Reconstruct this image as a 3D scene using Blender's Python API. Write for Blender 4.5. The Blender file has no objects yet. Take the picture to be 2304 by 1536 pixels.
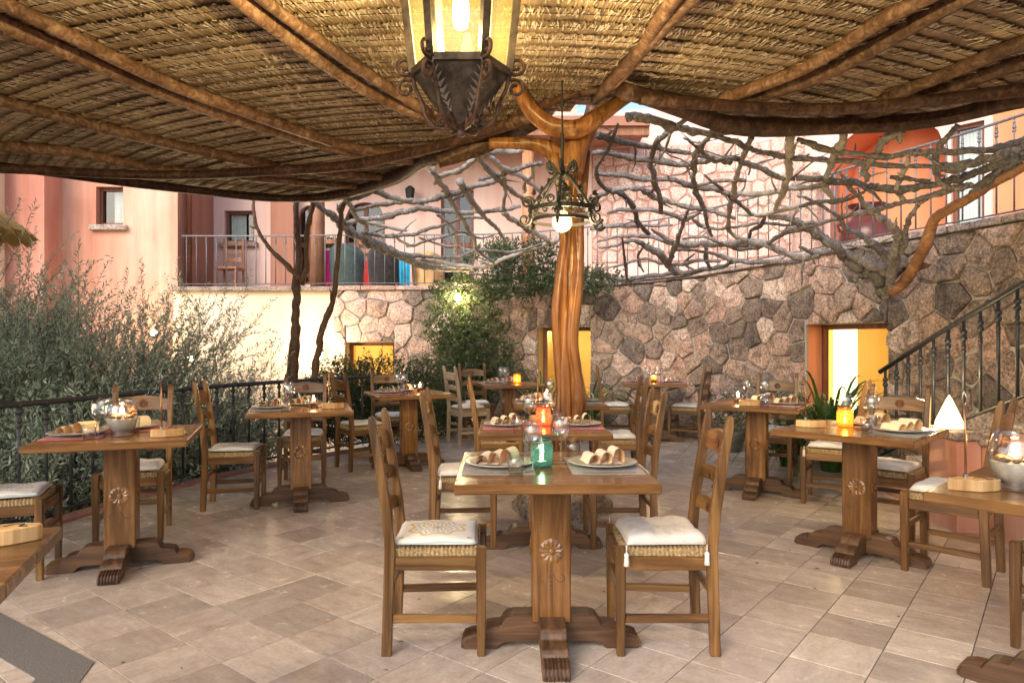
import bpy, bmesh, math, random
from mathutils import Vector, Matrix
R = math.radians
rnd = random.Random(7)
col = bpy.context.scene.collection
scn = bpy.context.scene

# ------------------------------------------------------------------ camera
CAMZ = 1.31
F = 1570.0                      # focal length in pixels of the 2304 wide photograph
cam_d = bpy.data.cameras.new('camera')
cam_d.sensor_width = 36.0
cam_d.lens = F / 2304.0 * 36.0
cam_d.clip_start = 0.05
cam_d.clip_end = 500.0
cam = bpy.data.objects.new('camera', cam_d)
cam.location = (0, 0, CAMZ)
cam.rotation_euler = (R(90), 0, 0)
col.objects.link(cam)
scn.camera = cam

# ------------------------------------------------------------------ sky and sun
SUN_EL, SUN_AZ = 36.0, 214.0    # azimuth clockwise from +Y: behind the camera, to the left
world = bpy.data.worlds.new('World')
scn.world = world
world.use_nodes = True
wn = world.node_tree.nodes
sky_n = wn.new('ShaderNodeTexSky')
sky_n.sky_type = 'NISHITA'
sky_n.sun_disc = False
sky_n.sun_elevation = R(SUN_EL)
sky_n.sun_rotation = R(SUN_AZ)
sky_n.air_density = 1.0
sky_n.dust_density = 3.0
sky_n.ozone_density = 1.0
bg = wn['Background']
bg.inputs['Strength'].default_value = 0.15
world.node_tree.links.new(sky_n.outputs[0], bg.inputs['Color'])
sun_d = bpy.data.lights.new('sun', 'SUN')
sun_d.energy = 0.5
sun_d.angle = R(35)
sun_d.color = (1.0, 0.93, 0.86)
sun = bpy.data.objects.new('sun', sun_d)
az, el = R(SUN_AZ), R(SUN_EL)
sdir = Vector((math.sin(az) * math.cos(el), math.cos(az) * math.cos(el), math.sin(el)))
sun.rotation_euler = sdir.to_track_quat('Z', 'Y').to_euler()
sun.location = (0, -5, 12)
col.objects.link(sun)

scn.view_settings.view_transform = 'Standard'
scn.view_settings.look = 'None'
scn.view_settings.gamma = 1.0
scn.view_settings.use_curve_mapping = False
scn.view_settings.exposure = 1.34
scn.render.engine = 'CYCLES'
cy = scn.cycles
cy.use_denoising = True
cy.max_bounces = 7
cy.diffuse_bounces = 4
cy.glossy_bounces = 3
cy.transmission_bounces = 6
cy.transparent_max_bounces = 24
cy.sample_clamp_indirect = 4.0
cy.caustics_reflective = False
cy.caustics_refractive = False

# ------------------------------------------------------------------ helpers
def at(px, py, Y):
    """point seen at photograph pixel (px, py) at distance Y"""
    return Vector(((px - 1152.0) * Y / F, Y, CAMZ + (768.0 - py) * Y / F))

def tag(o, label=None, cat=None, group=None, kind=None):
    if label: o['label'] = label
    if cat: o['category'] = cat
    if group: o['group'] = group
    if kind: o['kind'] = kind
    return o

def empty(name, loc=(0, 0, 0), rz=0.0, label=None, cat=None, group=None):
    o = bpy.data.objects.new(name, None)
    o.empty_display_size = 0.1
    o.location = loc
    o.rotation_euler = (0, 0, rz)
    col.objects.link(o)
    return tag(o, label, cat, group)

def catmull(pts, n=8):
    pts = [Vector(p) for p in pts]
    if len(pts) < 3:
        out = []
        for i in range(n + 1):
            out.append(pts[0].lerp(pts[-1], i / n))
        return out
    P = [2 * pts[0] - pts[1]] + pts + [2 * pts[-1] - pts[-2]]
    out = []
    for i in range(1, len(P) - 2):
        p0, p1, p2, p3 = P[i - 1], P[i], P[i + 1], P[i + 2]
        for k in range(n):
            t = k / n
            out.append(0.5 * ((2 * p1) + (p2 - p0) * t + (2 * p0 - 5 * p1 + 4 * p2 - p3) * t * t
                              + (3 * p1 - p0 - 3 * p2 + p3) * t ** 3))
    out.append(pts[-1].copy())
    return out

class MB:
    def __init__(s):
        s.v = []; s.f = []; s.m = []; s.uv = None; s.cur = 0
    def add(s, verts, faces):
        b = len(s.v)
        s.v.extend(tuple(p) for p in verts)
        for f in faces:
            s.f.append(tuple(i + b for i in f)); s.m.append(s.cur)
        return s
    def box(s, c, d, M=None):
        cx, cy_, cz = c; hx, hy, hz = d[0] / 2, d[1] / 2, d[2] / 2
        vs = [Vector((cx + i * hx, cy_ + j * hy, cz + k * hz)) for k in (-1, 1) for j in (-1, 1) for i in (-1, 1)]
        if M is not None: vs = [M @ p for p in vs]
        return s.add(vs, [(0, 2, 3, 1), (4, 5, 7, 6), (0, 1, 5, 4), (1, 3, 7, 5), (3, 2, 6, 7), (2, 0, 4, 6)])
    def beam(s, p0, p1, w, h, up=(0, 0, 1)):
        p0, p1 = Vector(p0), Vector(p1)
        z = (p1 - p0).normalized(); x = Vector(up).cross(z)
        if x.length < 1e-4: x = Vector((1, 0, 0))
        x.normalize(); y = z.cross(x)
        vs = []
        for p in (p0, p1):
            for (a, b) in ((-1, -1), (1, -1), (1, 1), (-1, 1)):
                vs.append(p + x * a * w / 2 + y * b * h / 2)
        return s.add(vs, [(3, 2, 1, 0), (4, 5, 6, 7), (0, 1, 5, 4), (1, 2, 6, 5), (2, 3, 7, 6), (3, 0, 4, 7)])
    def tube(s, pts, r, n=8, cap=True, wob=0.0, seed=0):
        pts = [Vector(p) for p in pts]; L = len(pts)
        rr = [r] * L if not hasattr(r, '__len__') else [r[int(i * (len(r) - 1) / max(1, L - 1))] * (1 - ((i * (len(r) - 1) / max(1, L - 1)) % 1)) +
             r[min(len(r) - 1, int(i * (len(r) - 1) / max(1, L - 1)) + 1)] * ((i * (len(r) - 1) / max(1, L - 1)) % 1) for i in range(L)]
        rg = random.Random(seed)
        ph = [rg.uniform(0, 6.28) for _ in range(4)]
        d0 = (pts[1] - pts[0]).normalized()
        x = d0.orthogonal().normalized()
        vs = []
        for i, p in enumerate(pts):
            d = (pts[min(L - 1, i + 1)] - pts[max(0, i - 1)])
            if d.length < 1e-9: d = d0
            d = d.normalized()
            x = x - d * x.dot(d)
            if x.length < 1e-5: x = d.orthogonal()
            x.normalize(); y = d.cross(x)
            for k in range(n):
                a = 2 * math.pi * k / n
                q = rr[i]
                if wob:
                    q *= 1 + wob * (math.sin(2 * a + ph[0] + i * .35) * .5 + math.sin(3 * a + ph[1] - i * .21) * .35 + math.sin(i * .9 + ph[2]) * .3)
                vs.append(p + (x * math.cos(a) + y * math.sin(a)) * q)
        fs = []
        for i in range(L - 1):
            for k in range(n):
                k2 = (k + 1) % n
                fs.append((i * n + k, i * n + k2, (i + 1) * n + k2, (i + 1) * n + k))
        if cap:
            fs.append(tuple(reversed(range(n)))); fs.append(tuple((L - 1) * n + k for k in range(n)))
        return s.add(vs, fs)
    def lathe(s, prof, n=24, c=(0, 0, 0), close=False):
        vs = []; fs = []; L = len(prof)
        for (r, z) in prof:
            for k in range(n):
                a = 2 * math.pi * k / n
                vs.append((c[0] + r * math.cos(a), c[1] + r * math.sin(a), c[2] + z))
        for i in range(L - 1 if not close else L):
            j = (i + 1) % L
            for k in range(n):
                k2 = (k + 1) % n
                fs.append((i * n + k, i * n + k2, j * n + k2, j * n + k))
        if not close:
            if prof[0][0] > 1e-6: fs.append(tuple(reversed(range(n))))
            if prof[-1][0] > 1e-6: fs.append(tuple((L - 1) * n + k for k in range(n)))
        return s.add(vs, fs)
    def prism(s, poly, M, h):
        """poly (x, y) extruded to height h along z of matrix M"""
        n = len(poly)
        vs = [M @ Vector((x, y, 0)) for x, y in poly] + [M @ Vector((x, y, h)) for x, y in poly]
        fs = [tuple(reversed(range(n))), tuple(range(n, 2 * n))]
        for k in range(n):
            k2 = (k + 1) % n
            fs.append((k, k2, n + k2, n + k))
        return s.add(vs, fs)
    def mesh(s, name, mats, smooth=False, bevel=0.0, seg=1, merge=False):
        me = bpy.data.meshes.new(name)
        me.from_pydata(s.v, [], s.f)
        if not isinstance(mats, (list, tuple)): mats = [mats]
        for m in mats: me.materials.append(M_(m))
        if len(mats) > 1: me.polygons.foreach_set('material_index', s.m)
        if bevel or merge:
            b = bmesh.new(); b.from_mesh(me)
            if merge: bmesh.ops.remove_doubles(b, verts=b.verts, dist=1e-5)
            if bevel:
                bmesh.ops.recalc_face_normals(b, faces=b.faces)
                es = [e for e in b.edges if len(e.link_faces) == 2 and e.calc_face_angle(0) > 0.5]
                bmesh.ops.bevel(b, geom=es, offset=bevel, segments=seg, profile=0.6, affect='EDGES', clamp_overlap=True)
            b.to_mesh(me); b.free()
        if s.uv is not None and not bevel:
            ul = me.uv_layers.new(name='UVMap')
            flat = []
            for lp in me.loops: flat.extend(s.uv[lp.vertex_index])
            ul.data.foreach_set('uv', flat)
        if smooth: me.polygons.foreach_set('use_smooth', [True] * len(me.polygons))
        me.update()
        return me
    def build(s, name, mats, parent=None, smooth=False, bevel=0.0, loc=None, rz=0.0, seg=1, merge=False):
        o = bpy.data.objects.new(name, s.mesh(name, mats, smooth, bevel, seg, merge))
        return link(o, parent, loc, rz)

def link(o, parent=None, loc=None, rz=0.0):
    col.objects.link(o)
    if loc is not None: o.location = loc
    elif parent is not None and parent.get('_w'):
        o.location = -parent.location
    if rz: o.rotation_euler = (0, 0, rz)
    if parent is not None: o.parent = parent
    return o

def wempty(name, loc, label, cat, group=None):
    """thing whose parts are built in world coordinates"""
    o = empty(name, loc, 0, label, cat, group); o['_w'] = 1
    return o

def copy_tree(o, parent=None):
    c = o.copy(); col.objects.link(c); c.parent = parent
    for ch in list(o.children): copy_tree(ch, c)
    return c

def inst(name, mesh, parent=None, loc=(0, 0, 0), rot=(0, 0, 0), scale=None):
    o = bpy.data.objects.new(name, mesh); col.objects.link(o)
    o.location = loc; o.rotation_euler = rot
    if scale: o.scale = scale
    if parent is not None: o.parent = parent
    return o

def lamp(loc, watts, color, radius=0.03, name='lamp_light', parent=None):
    d = bpy.data.lights.new(name, 'POINT'); d.energy = watts; d.color = color; d.shadow_soft_size = radius
    o = bpy.data.objects.new(name, d); o.location = loc; col.objects.link(o)
    if parent is not None: o.parent = parent
    return o

# ------------------------------------------------------------------ materials
MATS = {}
def M_(n): return MATS[n] if isinstance(n, str) else n

class NT:
    def __init__(s, name, rough=0.6, spec=0.4):
        s.mat = bpy.data.materials.new(name); s.mat.use_nodes = True
        s.t = s.mat.node_tree; s.n = s.t.nodes; s.l = s.t.links
        s.b = s.n['Principled BSDF']; s.out = s.n['Material Output']
        s.b.inputs['Roughness'].default_value = rough
        s.b.inputs['Specular IOR Level'].default_value = spec
        MATS[name] = s.mat
    def node(s, typ, **kw):
        n = s.n.new(typ)
        for k, v in kw.items():
            if k.startswith('i_'): n.inputs[k[2:].replace('_', ' ')].default_value = v
            else: setattr(n, k, v)
        return n
    def coord(s, kind='Object', scale=(1, 1, 1), jitter=0.0, rot=(0, 0, 0)):
        c = s.n.new('ShaderNodeTexCoord'); m = s.n.new('ShaderNodeMapping')
        m.inputs['Scale'].default_value = scale; m.inputs['Rotation'].default_value = rot
        s.l.new(c.outputs[kind], m.inputs['Vector'])
        if jitter:
            oi = s.n.new('ShaderNodeObjectInfo'); mu = s.n.new('ShaderNodeMath'); mu.operation = 'MULTIPLY'
            mu.inputs[1].default_value = jitter
            s.l.new(oi.outputs['Random'], mu.inputs[0]); s.l.new(mu.outputs[0], m.inputs['Location'])
        return m.outputs[0]
    def noise(s, vec, scale=5, detail=4, rough=0.55, dist=0.0):
        n = s.n.new('ShaderNodeTexNoise')
        n.inputs['Scale'].default_value = scale; n.inputs['Detail'].default_value = detail
        n.inputs['Roughness'].default_value = rough; n.inputs['Distortion'].default_value = dist
        if vec is not None: s.l.new(vec, n.inputs['Vector'])
        return n.outputs['Fac']
    def ramp(s, fac, stops, mode='LINEAR'):
        r = s.n.new('ShaderNodeValToRGB'); r.color_ramp.interpolation = mode
        e = r.color_ramp.elements
        while len(e) < len(stops): e.new(0.5)
        for i, (p, c) in enumerate(stops):
            e[i].position = p; e[i].color = (*c, 1) if len(c) == 3 else c
        s.l.new(fac, r.inputs['Fac'])
        return r.outputs['Color']
    def mix(s, a, b, fac, typ='MIX'):
        m = s.n.new('ShaderNodeMix'); m.data_type = 'RGBA'; m.blend_type = typ
        for sock, v in ((m.inputs[0], fac), (m.inputs[6], a), (m.inputs[7], b)):
            if isinstance(v, (int, float)): sock.default_value = v
            elif isinstance(v, (tuple, list)): sock.default_value = (*v, 1) if len(v) == 3 else v
            else: s.l.new(v, sock)
        return m.outputs[2]
    def rand(s, island=False):
        if island: return s.n.new('ShaderNodeNewGeometry').outputs['Random Per Island']
        return s.n.new('ShaderNodeObjectInfo').outputs['Random']
    def math(s, op, a, b=None):
        m = s.n.new('ShaderNodeMath'); m.operation = op
        for i, v in enumerate((a, b)):
            if v is None: continue
            if isinstance(v, (int, float)): m.inputs[i].default_value = v
            else: s.l.new(v, m.inputs[i])
        return m.outputs[0]
    def color(s, c):
        if isinstance(c, (tuple, list)): s.b.inputs['Base Color'].default_value = (*c, 1)
        else: s.l.new(c, s.b.inputs['Base Color'])
        return s
    def rough(s, sock): s.l.new(sock, s.b.inputs['Roughness']); return s
    def bump(s, fac, strength=0.3, dist=0.01):
        b = s.n.new('ShaderNodeBump'); b.inputs['Strength'].default_value = strength; b.inputs['Distance'].default_value = dist
        s.l.new(fac, b.inputs['Height']); s.l.new(b.outputs[0], s.b.inputs['Normal'])
        return s

def wood(name, axis, dark, mid, light, rough=0.42, knots=True, grain=1.0, vary=0.5):
    t = NT(name, rough, 0.45)
    sc = [26.0 * grain] * 3; sc[axis] = 1.6 * grain
    v = t.coord('Object', tuple(sc), 9.0)
    n1 = t.noise(v, 1.0, 6, 0.62, 0.8)
    c = t.ramp(n1, [(0.25, dark), (0.48, mid), (0.72, light)])
    v2 = t.coord('Object', (3, 3, 3), 5.0)
    n2 = t.noise(v2, 1.2, 3)
    c = t.mix(c, t.ramp(n2, [(0.3, (0.55, 0.5, 0.45)), (0.65, (1.1, 1.05, 1.0))]), 0.6, 'MULTIPLY')
    r = t.ramp(t.rand(), [(0.0, (1 - vary * .45,) * 3), (0.5, (1, 0.96, 0.92)), (1.0, (1 + vary * .35, 1 + vary * .32, 1 + vary * .28))])
    c = t.mix(c, r, 1.0, 'MULTIPLY')
    t.color(c)
    t.bump(n1, 0.25, 0.004)
    return t

for i, ax in enumerate('xyz'):
    wood('chair_wood_' + ax, i, (0.024, 0.011, 0.003), (0.140, 0.068, 0.021), (0.29, 0.162, 0.058), 0.32)
    wood('table_wood_' + ax, i, (0.056, 0.025, 0.007), (0.185, 0.088, 0.028), (0.35, 0.187, 0.068), 0.24)
    wood('pale_wood_' + ax, i, (0.26, 0.19, 0.13), (0.42, 0.33, 0.24), (0.56, 0.46, 0.35), 0.5)
    wood('foot_wood_' + ax, i, (0.028, 0.014, 0.007), (0.085, 0.043, 0.020), (0.17, 0.092, 0.046), 0.45)
wood('block_wood', 2, (0.35, 0.18, 0.06), (0.58, 0.36, 0.15), (0.72, 0.52, 0.27), 0.5)
wood('carve_wood', 2, (0.06, 0.022, 0.009), (0.13, 0.05, 0.02), (0.22, 0.09, 0.038), 0.5)
wood('door_wood', 2, (0.10, 0.030, 0.014), (0.18, 0.06, 0.03), (0.25, 0.10, 0.05), 0.5)
wood('post_wood', 2, (0.22, 0.09, 0.04), (0.36, 0.17, 0.085), (0.48, 0.26, 0.15), 0.5)

def driftwood(name, dark, mid, light, rough=0.75, fine=30):
    t = NT(name, rough, 0.3)
    v = t.coord('Object', (1, 1, 1), 4)
    n1 = t.noise(v, fine, 6, 0.65, 1.2); n2 = t.noise(v, 3.0, 4)
    c = t.ramp(n1, [(0.3, dark), (0.5, mid), (0.7, light)])
    c = t.mix(c, t.ramp(n2, [(0.35, (0.55, 0.52, 0.5)), (0.65, (1.1, 1.08, 1.05))]), 0.7, 'MULTIPLY')
    t.color(t.mix(c, t.ramp(t.rand(), [(0, (0.7, 0.7, 0.7)), (1, (1.25, 1.22, 1.2))]), 1, 'MULTIPLY'))
    t.bump(n1, 0.6, 0.01)
    return t
driftwood('drift_grey', (0.075, 0.068, 0.066), (0.20, 0.185, 0.18), (0.42, 0.395, 0.375))
driftwood('drift_pale', (0.24, 0.22, 0.20), (0.42, 0.39, 0.35), (0.60, 0.56, 0.50))
driftwood('drift_brown', (0.06, 0.032, 0.020), (0.14, 0.075, 0.042), (0.24, 0.14, 0.085), 0.5)
driftwood('rafter_wood', (0.085, 0.042, 0.025), (0.21, 0.115, 0.072), (0.42, 0.29, 0.21), 0.42, 16)
driftwood('beam_wood', (0.032, 0.015, 0.009), (0.085, 0.042, 0.026), (0.21, 0.125, 0.085), 0.45, 16)
driftwood('drift_orange', (0.16, 0.075, 0.034), (0.31, 0.155, 0.075), (0.46, 0.27, 0.15), 0.5, 14)

def trunk_mat():
    t = NT('trunk_wood', 0.34, 0.45)
    v = t.coord('Object', (14, 14, 1.1))
    n1 = t.noise(v, 1.0, 7, 0.62, 1.6)
    v2 = t.coord('Object', (2.2, 2.2, 0.9)); n2 = t.noise(v2, 1.5, 4)
    c = t.ramp(n1, [(0.27, (0.055, 0.018, 0.006)), (0.44, (0.19, 0.076, 0.022)), (0.62, (0.34, 0.155, 0.048)), (0.8, (0.48, 0.25, 0.09))])
    c = t.mix(c, t.ramp(n2, [(0.35, (0.5, 0.42, 0.36)), (0.62, (1.1, 1.05, 1.0))]), 0.8, 'MULTIPLY')
    t.color(c); t.bump(n1, 0.5, 0.012)
trunk_mat()

def plain(name, c, rough=0.6, spec=0.4, metal=0.0):
    t = NT(name, rough, spec); t.color(c); t.b.inputs['Metallic'].default_value = metal
    return t
def speckle(name, a, b, scale=40, rough=0.7, vary=0.2, metal=0.0, bump=0.2):
    t = NT(name, rough, 0.35); v = t.coord('Object', (1, 1, 1), 7)
    n = t.noise(v, scale, 5, 0.65)
    c = t.ramp(n, [(0.35, a), (0.65, b)])
    c = t.mix(c, t.ramp(t.rand(), [(0, (1 - vary,) * 3), (1, (1 + vary,) * 3)]), 1, 'MULTIPLY')
    t.color(c); t.b.inputs['Metallic'].default_value = metal; t.bump(n, bump, 0.004)
    return t
speckle('wrought_iron', (0.008, 0.008, 0.009), (0.024, 0.022, 0.021), 60, 0.6, 0.2, 0.0)
speckle('rail_iron', (0.016, 0.018, 0.022), (0.045, 0.047, 0.054), 50, 0.42, 0.15, 0.1)
speckle('balcony_iron', (0.12, 0.115, 0.12), (0.22, 0.21, 0.215), 50, 0.5, 0.15, 0.2)
speckle('rusty_iron', (0.05, 0.030, 0.022), (0.22, 0.125, 0.085), 26, 0.55, 0.25, 0.35)
speckle('lantern_tin', (0.055, 0.045, 0.034), (0.20, 0.155, 0.115), 14, 0.5, 0.1, 0.4)
plain('leaf_tin', (0.45, 0.38, 0.34), 0.42, 0.5, 0.6)
plain('steel', (0.6, 0.58, 0.55), 0.22, 0.5, 1.0)
plain('copper_rod', (0.32, 0.17, 0.09), 0.35, 0.5, 0.8)

def cloth(name, c1, c2, scale=260, rough=0.9, sheen=0.2):
    t = NT(name, rough, 0.15); v = t.coord('Object', (1, 1, 1), 3)
    n = t.noise(v, 14, 4); n2 = t.noise(v, scale, 2)
    t.color(t.mix(t.ramp(n, [(0.3, c1), (0.7, c2)]), t.ramp(n2, [(0.3, (0.86,) * 3), (0.7, (1.05,) * 3)]), 1, 'MULTIPLY'))
    t.b.inputs['Sheen Weight'].default_value = sheen
    t.bump(n2, 0.15, 0.002)
    return t
cloth('cushion_white', (0.72, 0.66, 0.58), (0.84, 0.79, 0.72))
cloth('tassel_white', (0.74, 0.68, 0.6), (0.84, 0.78, 0.7), 90)
cloth('napkin', (0.84, 0.68, 0.48), (0.88, 0.75, 0.57))
cloth('napkin_inner_glow', (0.84, 0.52, 0.24), (0.88, 0.60, 0.32))  # warm shading and translucent glow inside the folds, painted as orange cloth
cloth('placemat_red', (0.36, 0.045, 0.03), (0.46, 0.075, 0.05), 500)
cloth('placemat_brown', (0.20, 0.165, 0.12), (0.30, 0.25, 0.19), 500)
cloth('cloth_pink', (0.75, 0.02, 0.22), (0.85, 0.04, 0.30))
cloth('cloth_red', (0.62, 0.03, 0.03), (0.75, 0.06, 0.04))
cloth('cloth_blue', (0.02, 0.24, 0.40), (0.05, 0.36, 0.52))
cloth('wicker_green', (0.05, 0.075, 0.07), (0.085, 0.115, 0.105), 120)
cloth('wicker_dark', (0.02, 0.018, 0.016), (0.05, 0.045, 0.04), 120)
cloth('curtain', (0.74, 0.72, 0.66), (0.85, 0.83, 0.78), 60)

def embroidered():
    t = NT('cushion_embroidered', 0.9, 0.15)
    v = t.coord('Object', (1, 1, 1)); vj = t.coord('Object', (1, 1, 1), 3)
    sep = t.n.new('ShaderNodeSeparateXYZ'); t.l.new(v, sep.inputs[0])
    x, y = sep.outputs[0], sep.outputs[1]
    r = t.math('SQRT', t.math('ADD', t.math('MULTIPLY', x, x), t.math('MULTIPLY', y, y)))
    a = t.math('ARCTAN2', y, x)
    lobe = t.math('MULTIPLY', t.math('COSINE', t.math('MULTIPLY', a, 8.0)), 0.012)
    rr = t.math('ADD', r, lobe)
    base = t.ramp(t.noise(vj, 20, 4), [(0.3, (0.72, 0.67, 0.58)), (0.7, (0.82, 0.78, 0.70))])
    def ring(r0, w):
        return t.math('LESS_THAN', t.math('ABSOLUTE', t.math('SUBTRACT', rr, r0)), w)
    dots = t.math('GREATER_THAN', t.math('SINE', t.math('MULTIPLY', a, 24.0)), -0.2)
    c = t.mix(base, (0.62, 0.38, 0.06), t.math('MULTIPLY', ring(0.115, 0.008), 0.85))
    c = t.mix(c, (0.20, 0.28, 0.33), t.math('MULTIPLY', t.math('MULTIPLY', ring(0.088, 0.007), dots), 0.8))
    c = t.mix(c, (0.16, 0.22, 0.08), t.math('MULTIPLY', t.math('MULTIPLY', ring(0.062, 0.006), dots), 0.8))
    c = t.mix(c, (0.60, 0.42, 0.10), t.math('MULTIPLY', ring(0.036, 0.007), 0.8))
    c = t.mix(c, (0.10, 0.12, 0.10), t.math('MULTIPLY', t.math('LESS_THAN', r, t.math('MULTIPLY', t.math('ABSOLUTE', t.math('COSINE', t.math('MULTIPLY', a, 4.0))), 0.026)), 0.8))
    mx = t.math('MAXIMUM', t.math('ABSOLUTE', x), t.math('ABSOLUTE', y))
    c = t.mix(c, (0.34, 0.44, 0.46), t.math('MULTIPLY', t.math('LESS_THAN', t.math('ABSOLUTE', t.math('SUBTRACT', mx, 0.168)), 0.0025), 0.7))
    cx = t.math('SUBTRACT', t.math('ABSOLUTE', x), 0.14); cy2 = t.math('SUBTRACT', t.math('ABSOLUTE', y), 0.14)
    rc = t.math('SQRT', t.math('ADD', t.math('MULTIPLY', cx, cx), t.math('MULTIPLY', cy2, cy2)))
    c = t.mix(c, (0.30, 0.26, 0.08), t.math('MULTIPLY', t.math('LESS_THAN', t.math('ADD', rc, t.math('MULTIPLY', t.math('COSINE', t.math('MULTIPLY', a, 30.0)), 0.006)), 0.010), 0.8))
    t.color(c); t.b.inputs['Sheen Weight'].default_value = 0.2
    t.bump(t.noise(vj, 260, 2), 0.2, 0.002)
embroidered()

def rush():
    t = NT('rush_seat', 0.8, 0.25)
    v = t.coord('Object', (1, 1, 1))
    n = t.noise(v, 90, 4); n2 = t.noise(v, 8, 3)
    c = t.ramp(n, [(0.3, (0.16, 0.10, 0.045)), (0.5, (0.36, 0.25, 0.12)), (0.7, (0.55, 0.42, 0.24))])
    t.color(t.mix(c, t.ramp(n2, [(0.3, (0.7, 0.68, 0.62)), (0.7, (1.1, 1.06, 1.0))]), 0.7, 'MULTIPLY')); t.bump(n, 0.4, 0.004)
rush()

def thatch():
    t = NT('thatch_straw', 0.6, 0.3)
    v = t.coord('UV', (120, 3.0, 1)); n = t.noise(v, 1.0, 5, 0.8)
    v2 = t.coord('UV', (7, 2.5, 1)); n2 = t.noise(v2, 1.0, 3)
    c = t.ramp(n, [(0.25, (0.15, 0.105, 0.072)), (0.42, (0.35, 0.262, 0.182)), (0.6, (0.53, 0.425, 0.315)), (0.78, (0.76, 0.66, 0.53))])
    c = t.mix(c, t.ramp(n2, [(0.3, (0.6, 0.55, 0.5)), (0.7, (1.15, 1.12, 1.08))]), 0.8, 'MULTIPLY')
    c = t.mix(c, t.ramp(t.rand(), [(0, (0.75, 0.70, 0.64)), (1, (1.2, 1.18, 1.14))]), 1, 'MULTIPLY')
    t.color(c); t.bump(n, 0.6, 0.006)
    t2 = NT('thatch_tips', 0.55, 0.35)
    n = t2.noise(t2.coord('Object', (1, 1, 1)), 60, 3)
    t2.color(t2.ramp(n, [(0.25, (0.46, 0.36, 0.25)), (0.5, (0.72, 0.61, 0.48)), (0.75, (0.88, 0.81, 0.71))]))
    t3 = plain('thatch_cord', (0.035, 0.018, 0.010), 0.8)
    t4 = NT('parasol_straw_lamplit', 0.6, 0.3)
    n = t4.noise(t4.coord('UV', (120, 3, 1)), 1.0, 4, 0.7)
    t4.color(t4.ramp(n, [(0.25, (0.26, 0.15, 0.035)), (0.5, (0.58, 0.38, 0.11)), (0.8, (0.76, 0.58, 0.24))])); t4.bump(n, .6, .01)  # straw brightened to gold: lamplight from beneath is put into the colour
thatch()

def tile_mat(name, tint=(1, 1, 1), vary=0.26, island=False):
    t = NT(name, 0.34, 0.42)
    v = t.coord('Object', (1, 1, 1), 23.0)
    v2 = t.coord('Object', (1.6, 5.0, 1.0), 17.0, (0, 0, 0.45))
    n1 = t.noise(v2, 2.4, 10, 0.74, 0.25); n2 = t.noise(v, 60, 3); n3 = t.noise(v, 9, 7, 0.7)
    c = t.ramp(n1, [(0.28, (0.38, 0.31, 0.255)), (0.42, (0.50, 0.43, 0.365)), (0.56, (0.57, 0.50, 0.435)), (0.75, (0.68, 0.62, 0.55))])
    c = t.mix(c, t.ramp(n3, [(0.3, (0.84, 0.81, 0.79)), (0.7, (1.08, 1.06, 1.04))]), 0.8, 'MULTIPLY')
    c = t.mix(c, t.ramp(n2, [(0.35, (0.9,) * 3), (0.65, (1.06,) * 3)]), 0.7, 'MULTIPLY')
    r = t.ramp(t.rand(island), [(0.0, (1 - vary, 1 - vary * 1.06, 1 - vary * 1.1)), (0.3, (0.90, 0.86, 0.82)), (0.7, (1.0, 0.97, 0.94)), (1.0, (1.16, 1.15, 1.12))])
    c = t.mix(c, r, 1.0, 'MULTIPLY')
    t.color(t.mix(c, tint, 1.0, 'MULTIPLY'))
    t.rough(t.ramp(n3, [(0.3, (0.13,) * 3), (0.7, (0.30,) * 3)]))
    t.bump(n1, 0.08, 0.004)
tile_mat('floor_tile')
tile_mat('far_tile', (1, 1, 1), 0.26, True)
speckle('grout', (0.07, 0.055, 0.045), (0.13, 0.105, 0.085), 60, 0.85, 0.0)
speckle('dark_granite', (0.10, 0.095, 0.088), (0.22, 0.205, 0.19), 160, 0.5, 0.15)
speckle('kerb_red', (0.26, 0.12, 0.095), (0.36, 0.19, 0.15), 30, 0.8, 0.1)

def stone_mat(name, stops, patch=0.75, island=False):
    t = NT(name, 0.82, 0.25)
    v = t.coord('Object', (1, 1, 1))
    n1 = t.noise(v, 42, 7, 0.78); n2 = t.noise(v, 7, 9, 0.75, 0.9); n3 = t.noise(v, 24, 6, 0.72)
    base = t.ramp(t.rand(island), stops)
    c = t.mix(base, t.ramp(n1, [(0.36, (0.25, 0.22, 0.20)), (0.5, (0.95, 0.93, 0.92)), (0.64, (1.7, 1.62, 1.55))]), 0.9, 'MULTIPLY')
    c = t.mix(c, t.ramp(n2, [(0.38, (0.22, 0.19, 0.17)), (0.5, (0.9, 0.88, 0.86)), (0.66, (1.4, 1.34, 1.27))]), patch, 'MULTIPLY')
    t.color(c)
    t.bump(t.math('ADD', t.math('MULTIPLY', n3, 0.7), t.math('MULTIPLY', n1, 0.4)), 1.0, 0.03)
WST = [(0.0, (0.17, 0.145, 0.128)), (0.14, (0.23, 0.185, 0.155)), (0.32, (0.31, 0.245, 0.20)), (0.52, (0.39, 0.305, 0.24)), (0.70, (0.45, 0.325, 0.255)), (0.86, (0.52, 0.36, 0.29)), (1.0, (0.66, 0.57, 0.49))]
stone_mat('wall_stone', WST)
stone_mat('wall_stone_small', WST, 0.75, True)
stone_mat('pale_stone', [(0.0, (0.46, 0.30, 0.24)), (0.5, (0.60, 0.44, 0.37)), (1.0, (0.70, 0.55, 0.47))], 0.35)
stone_mat('coping', [(0.0, (0.36, 0.30, 0.26)), (1.0, (0.52, 0.44, 0.38))], 0.5)
stone_mat('clad_stone', [(0.0, (0.62, 0.43, 0.37)), (0.6, (0.74, 0.54, 0.47)), (1.0, (0.80, 0.63, 0.56))], 0.2)
stone_mat('rock', [(0.0, (0.36, 0.29, 0.22)), (1.0, (0.42, 0.34, 0.26))], 0.8)
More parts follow.
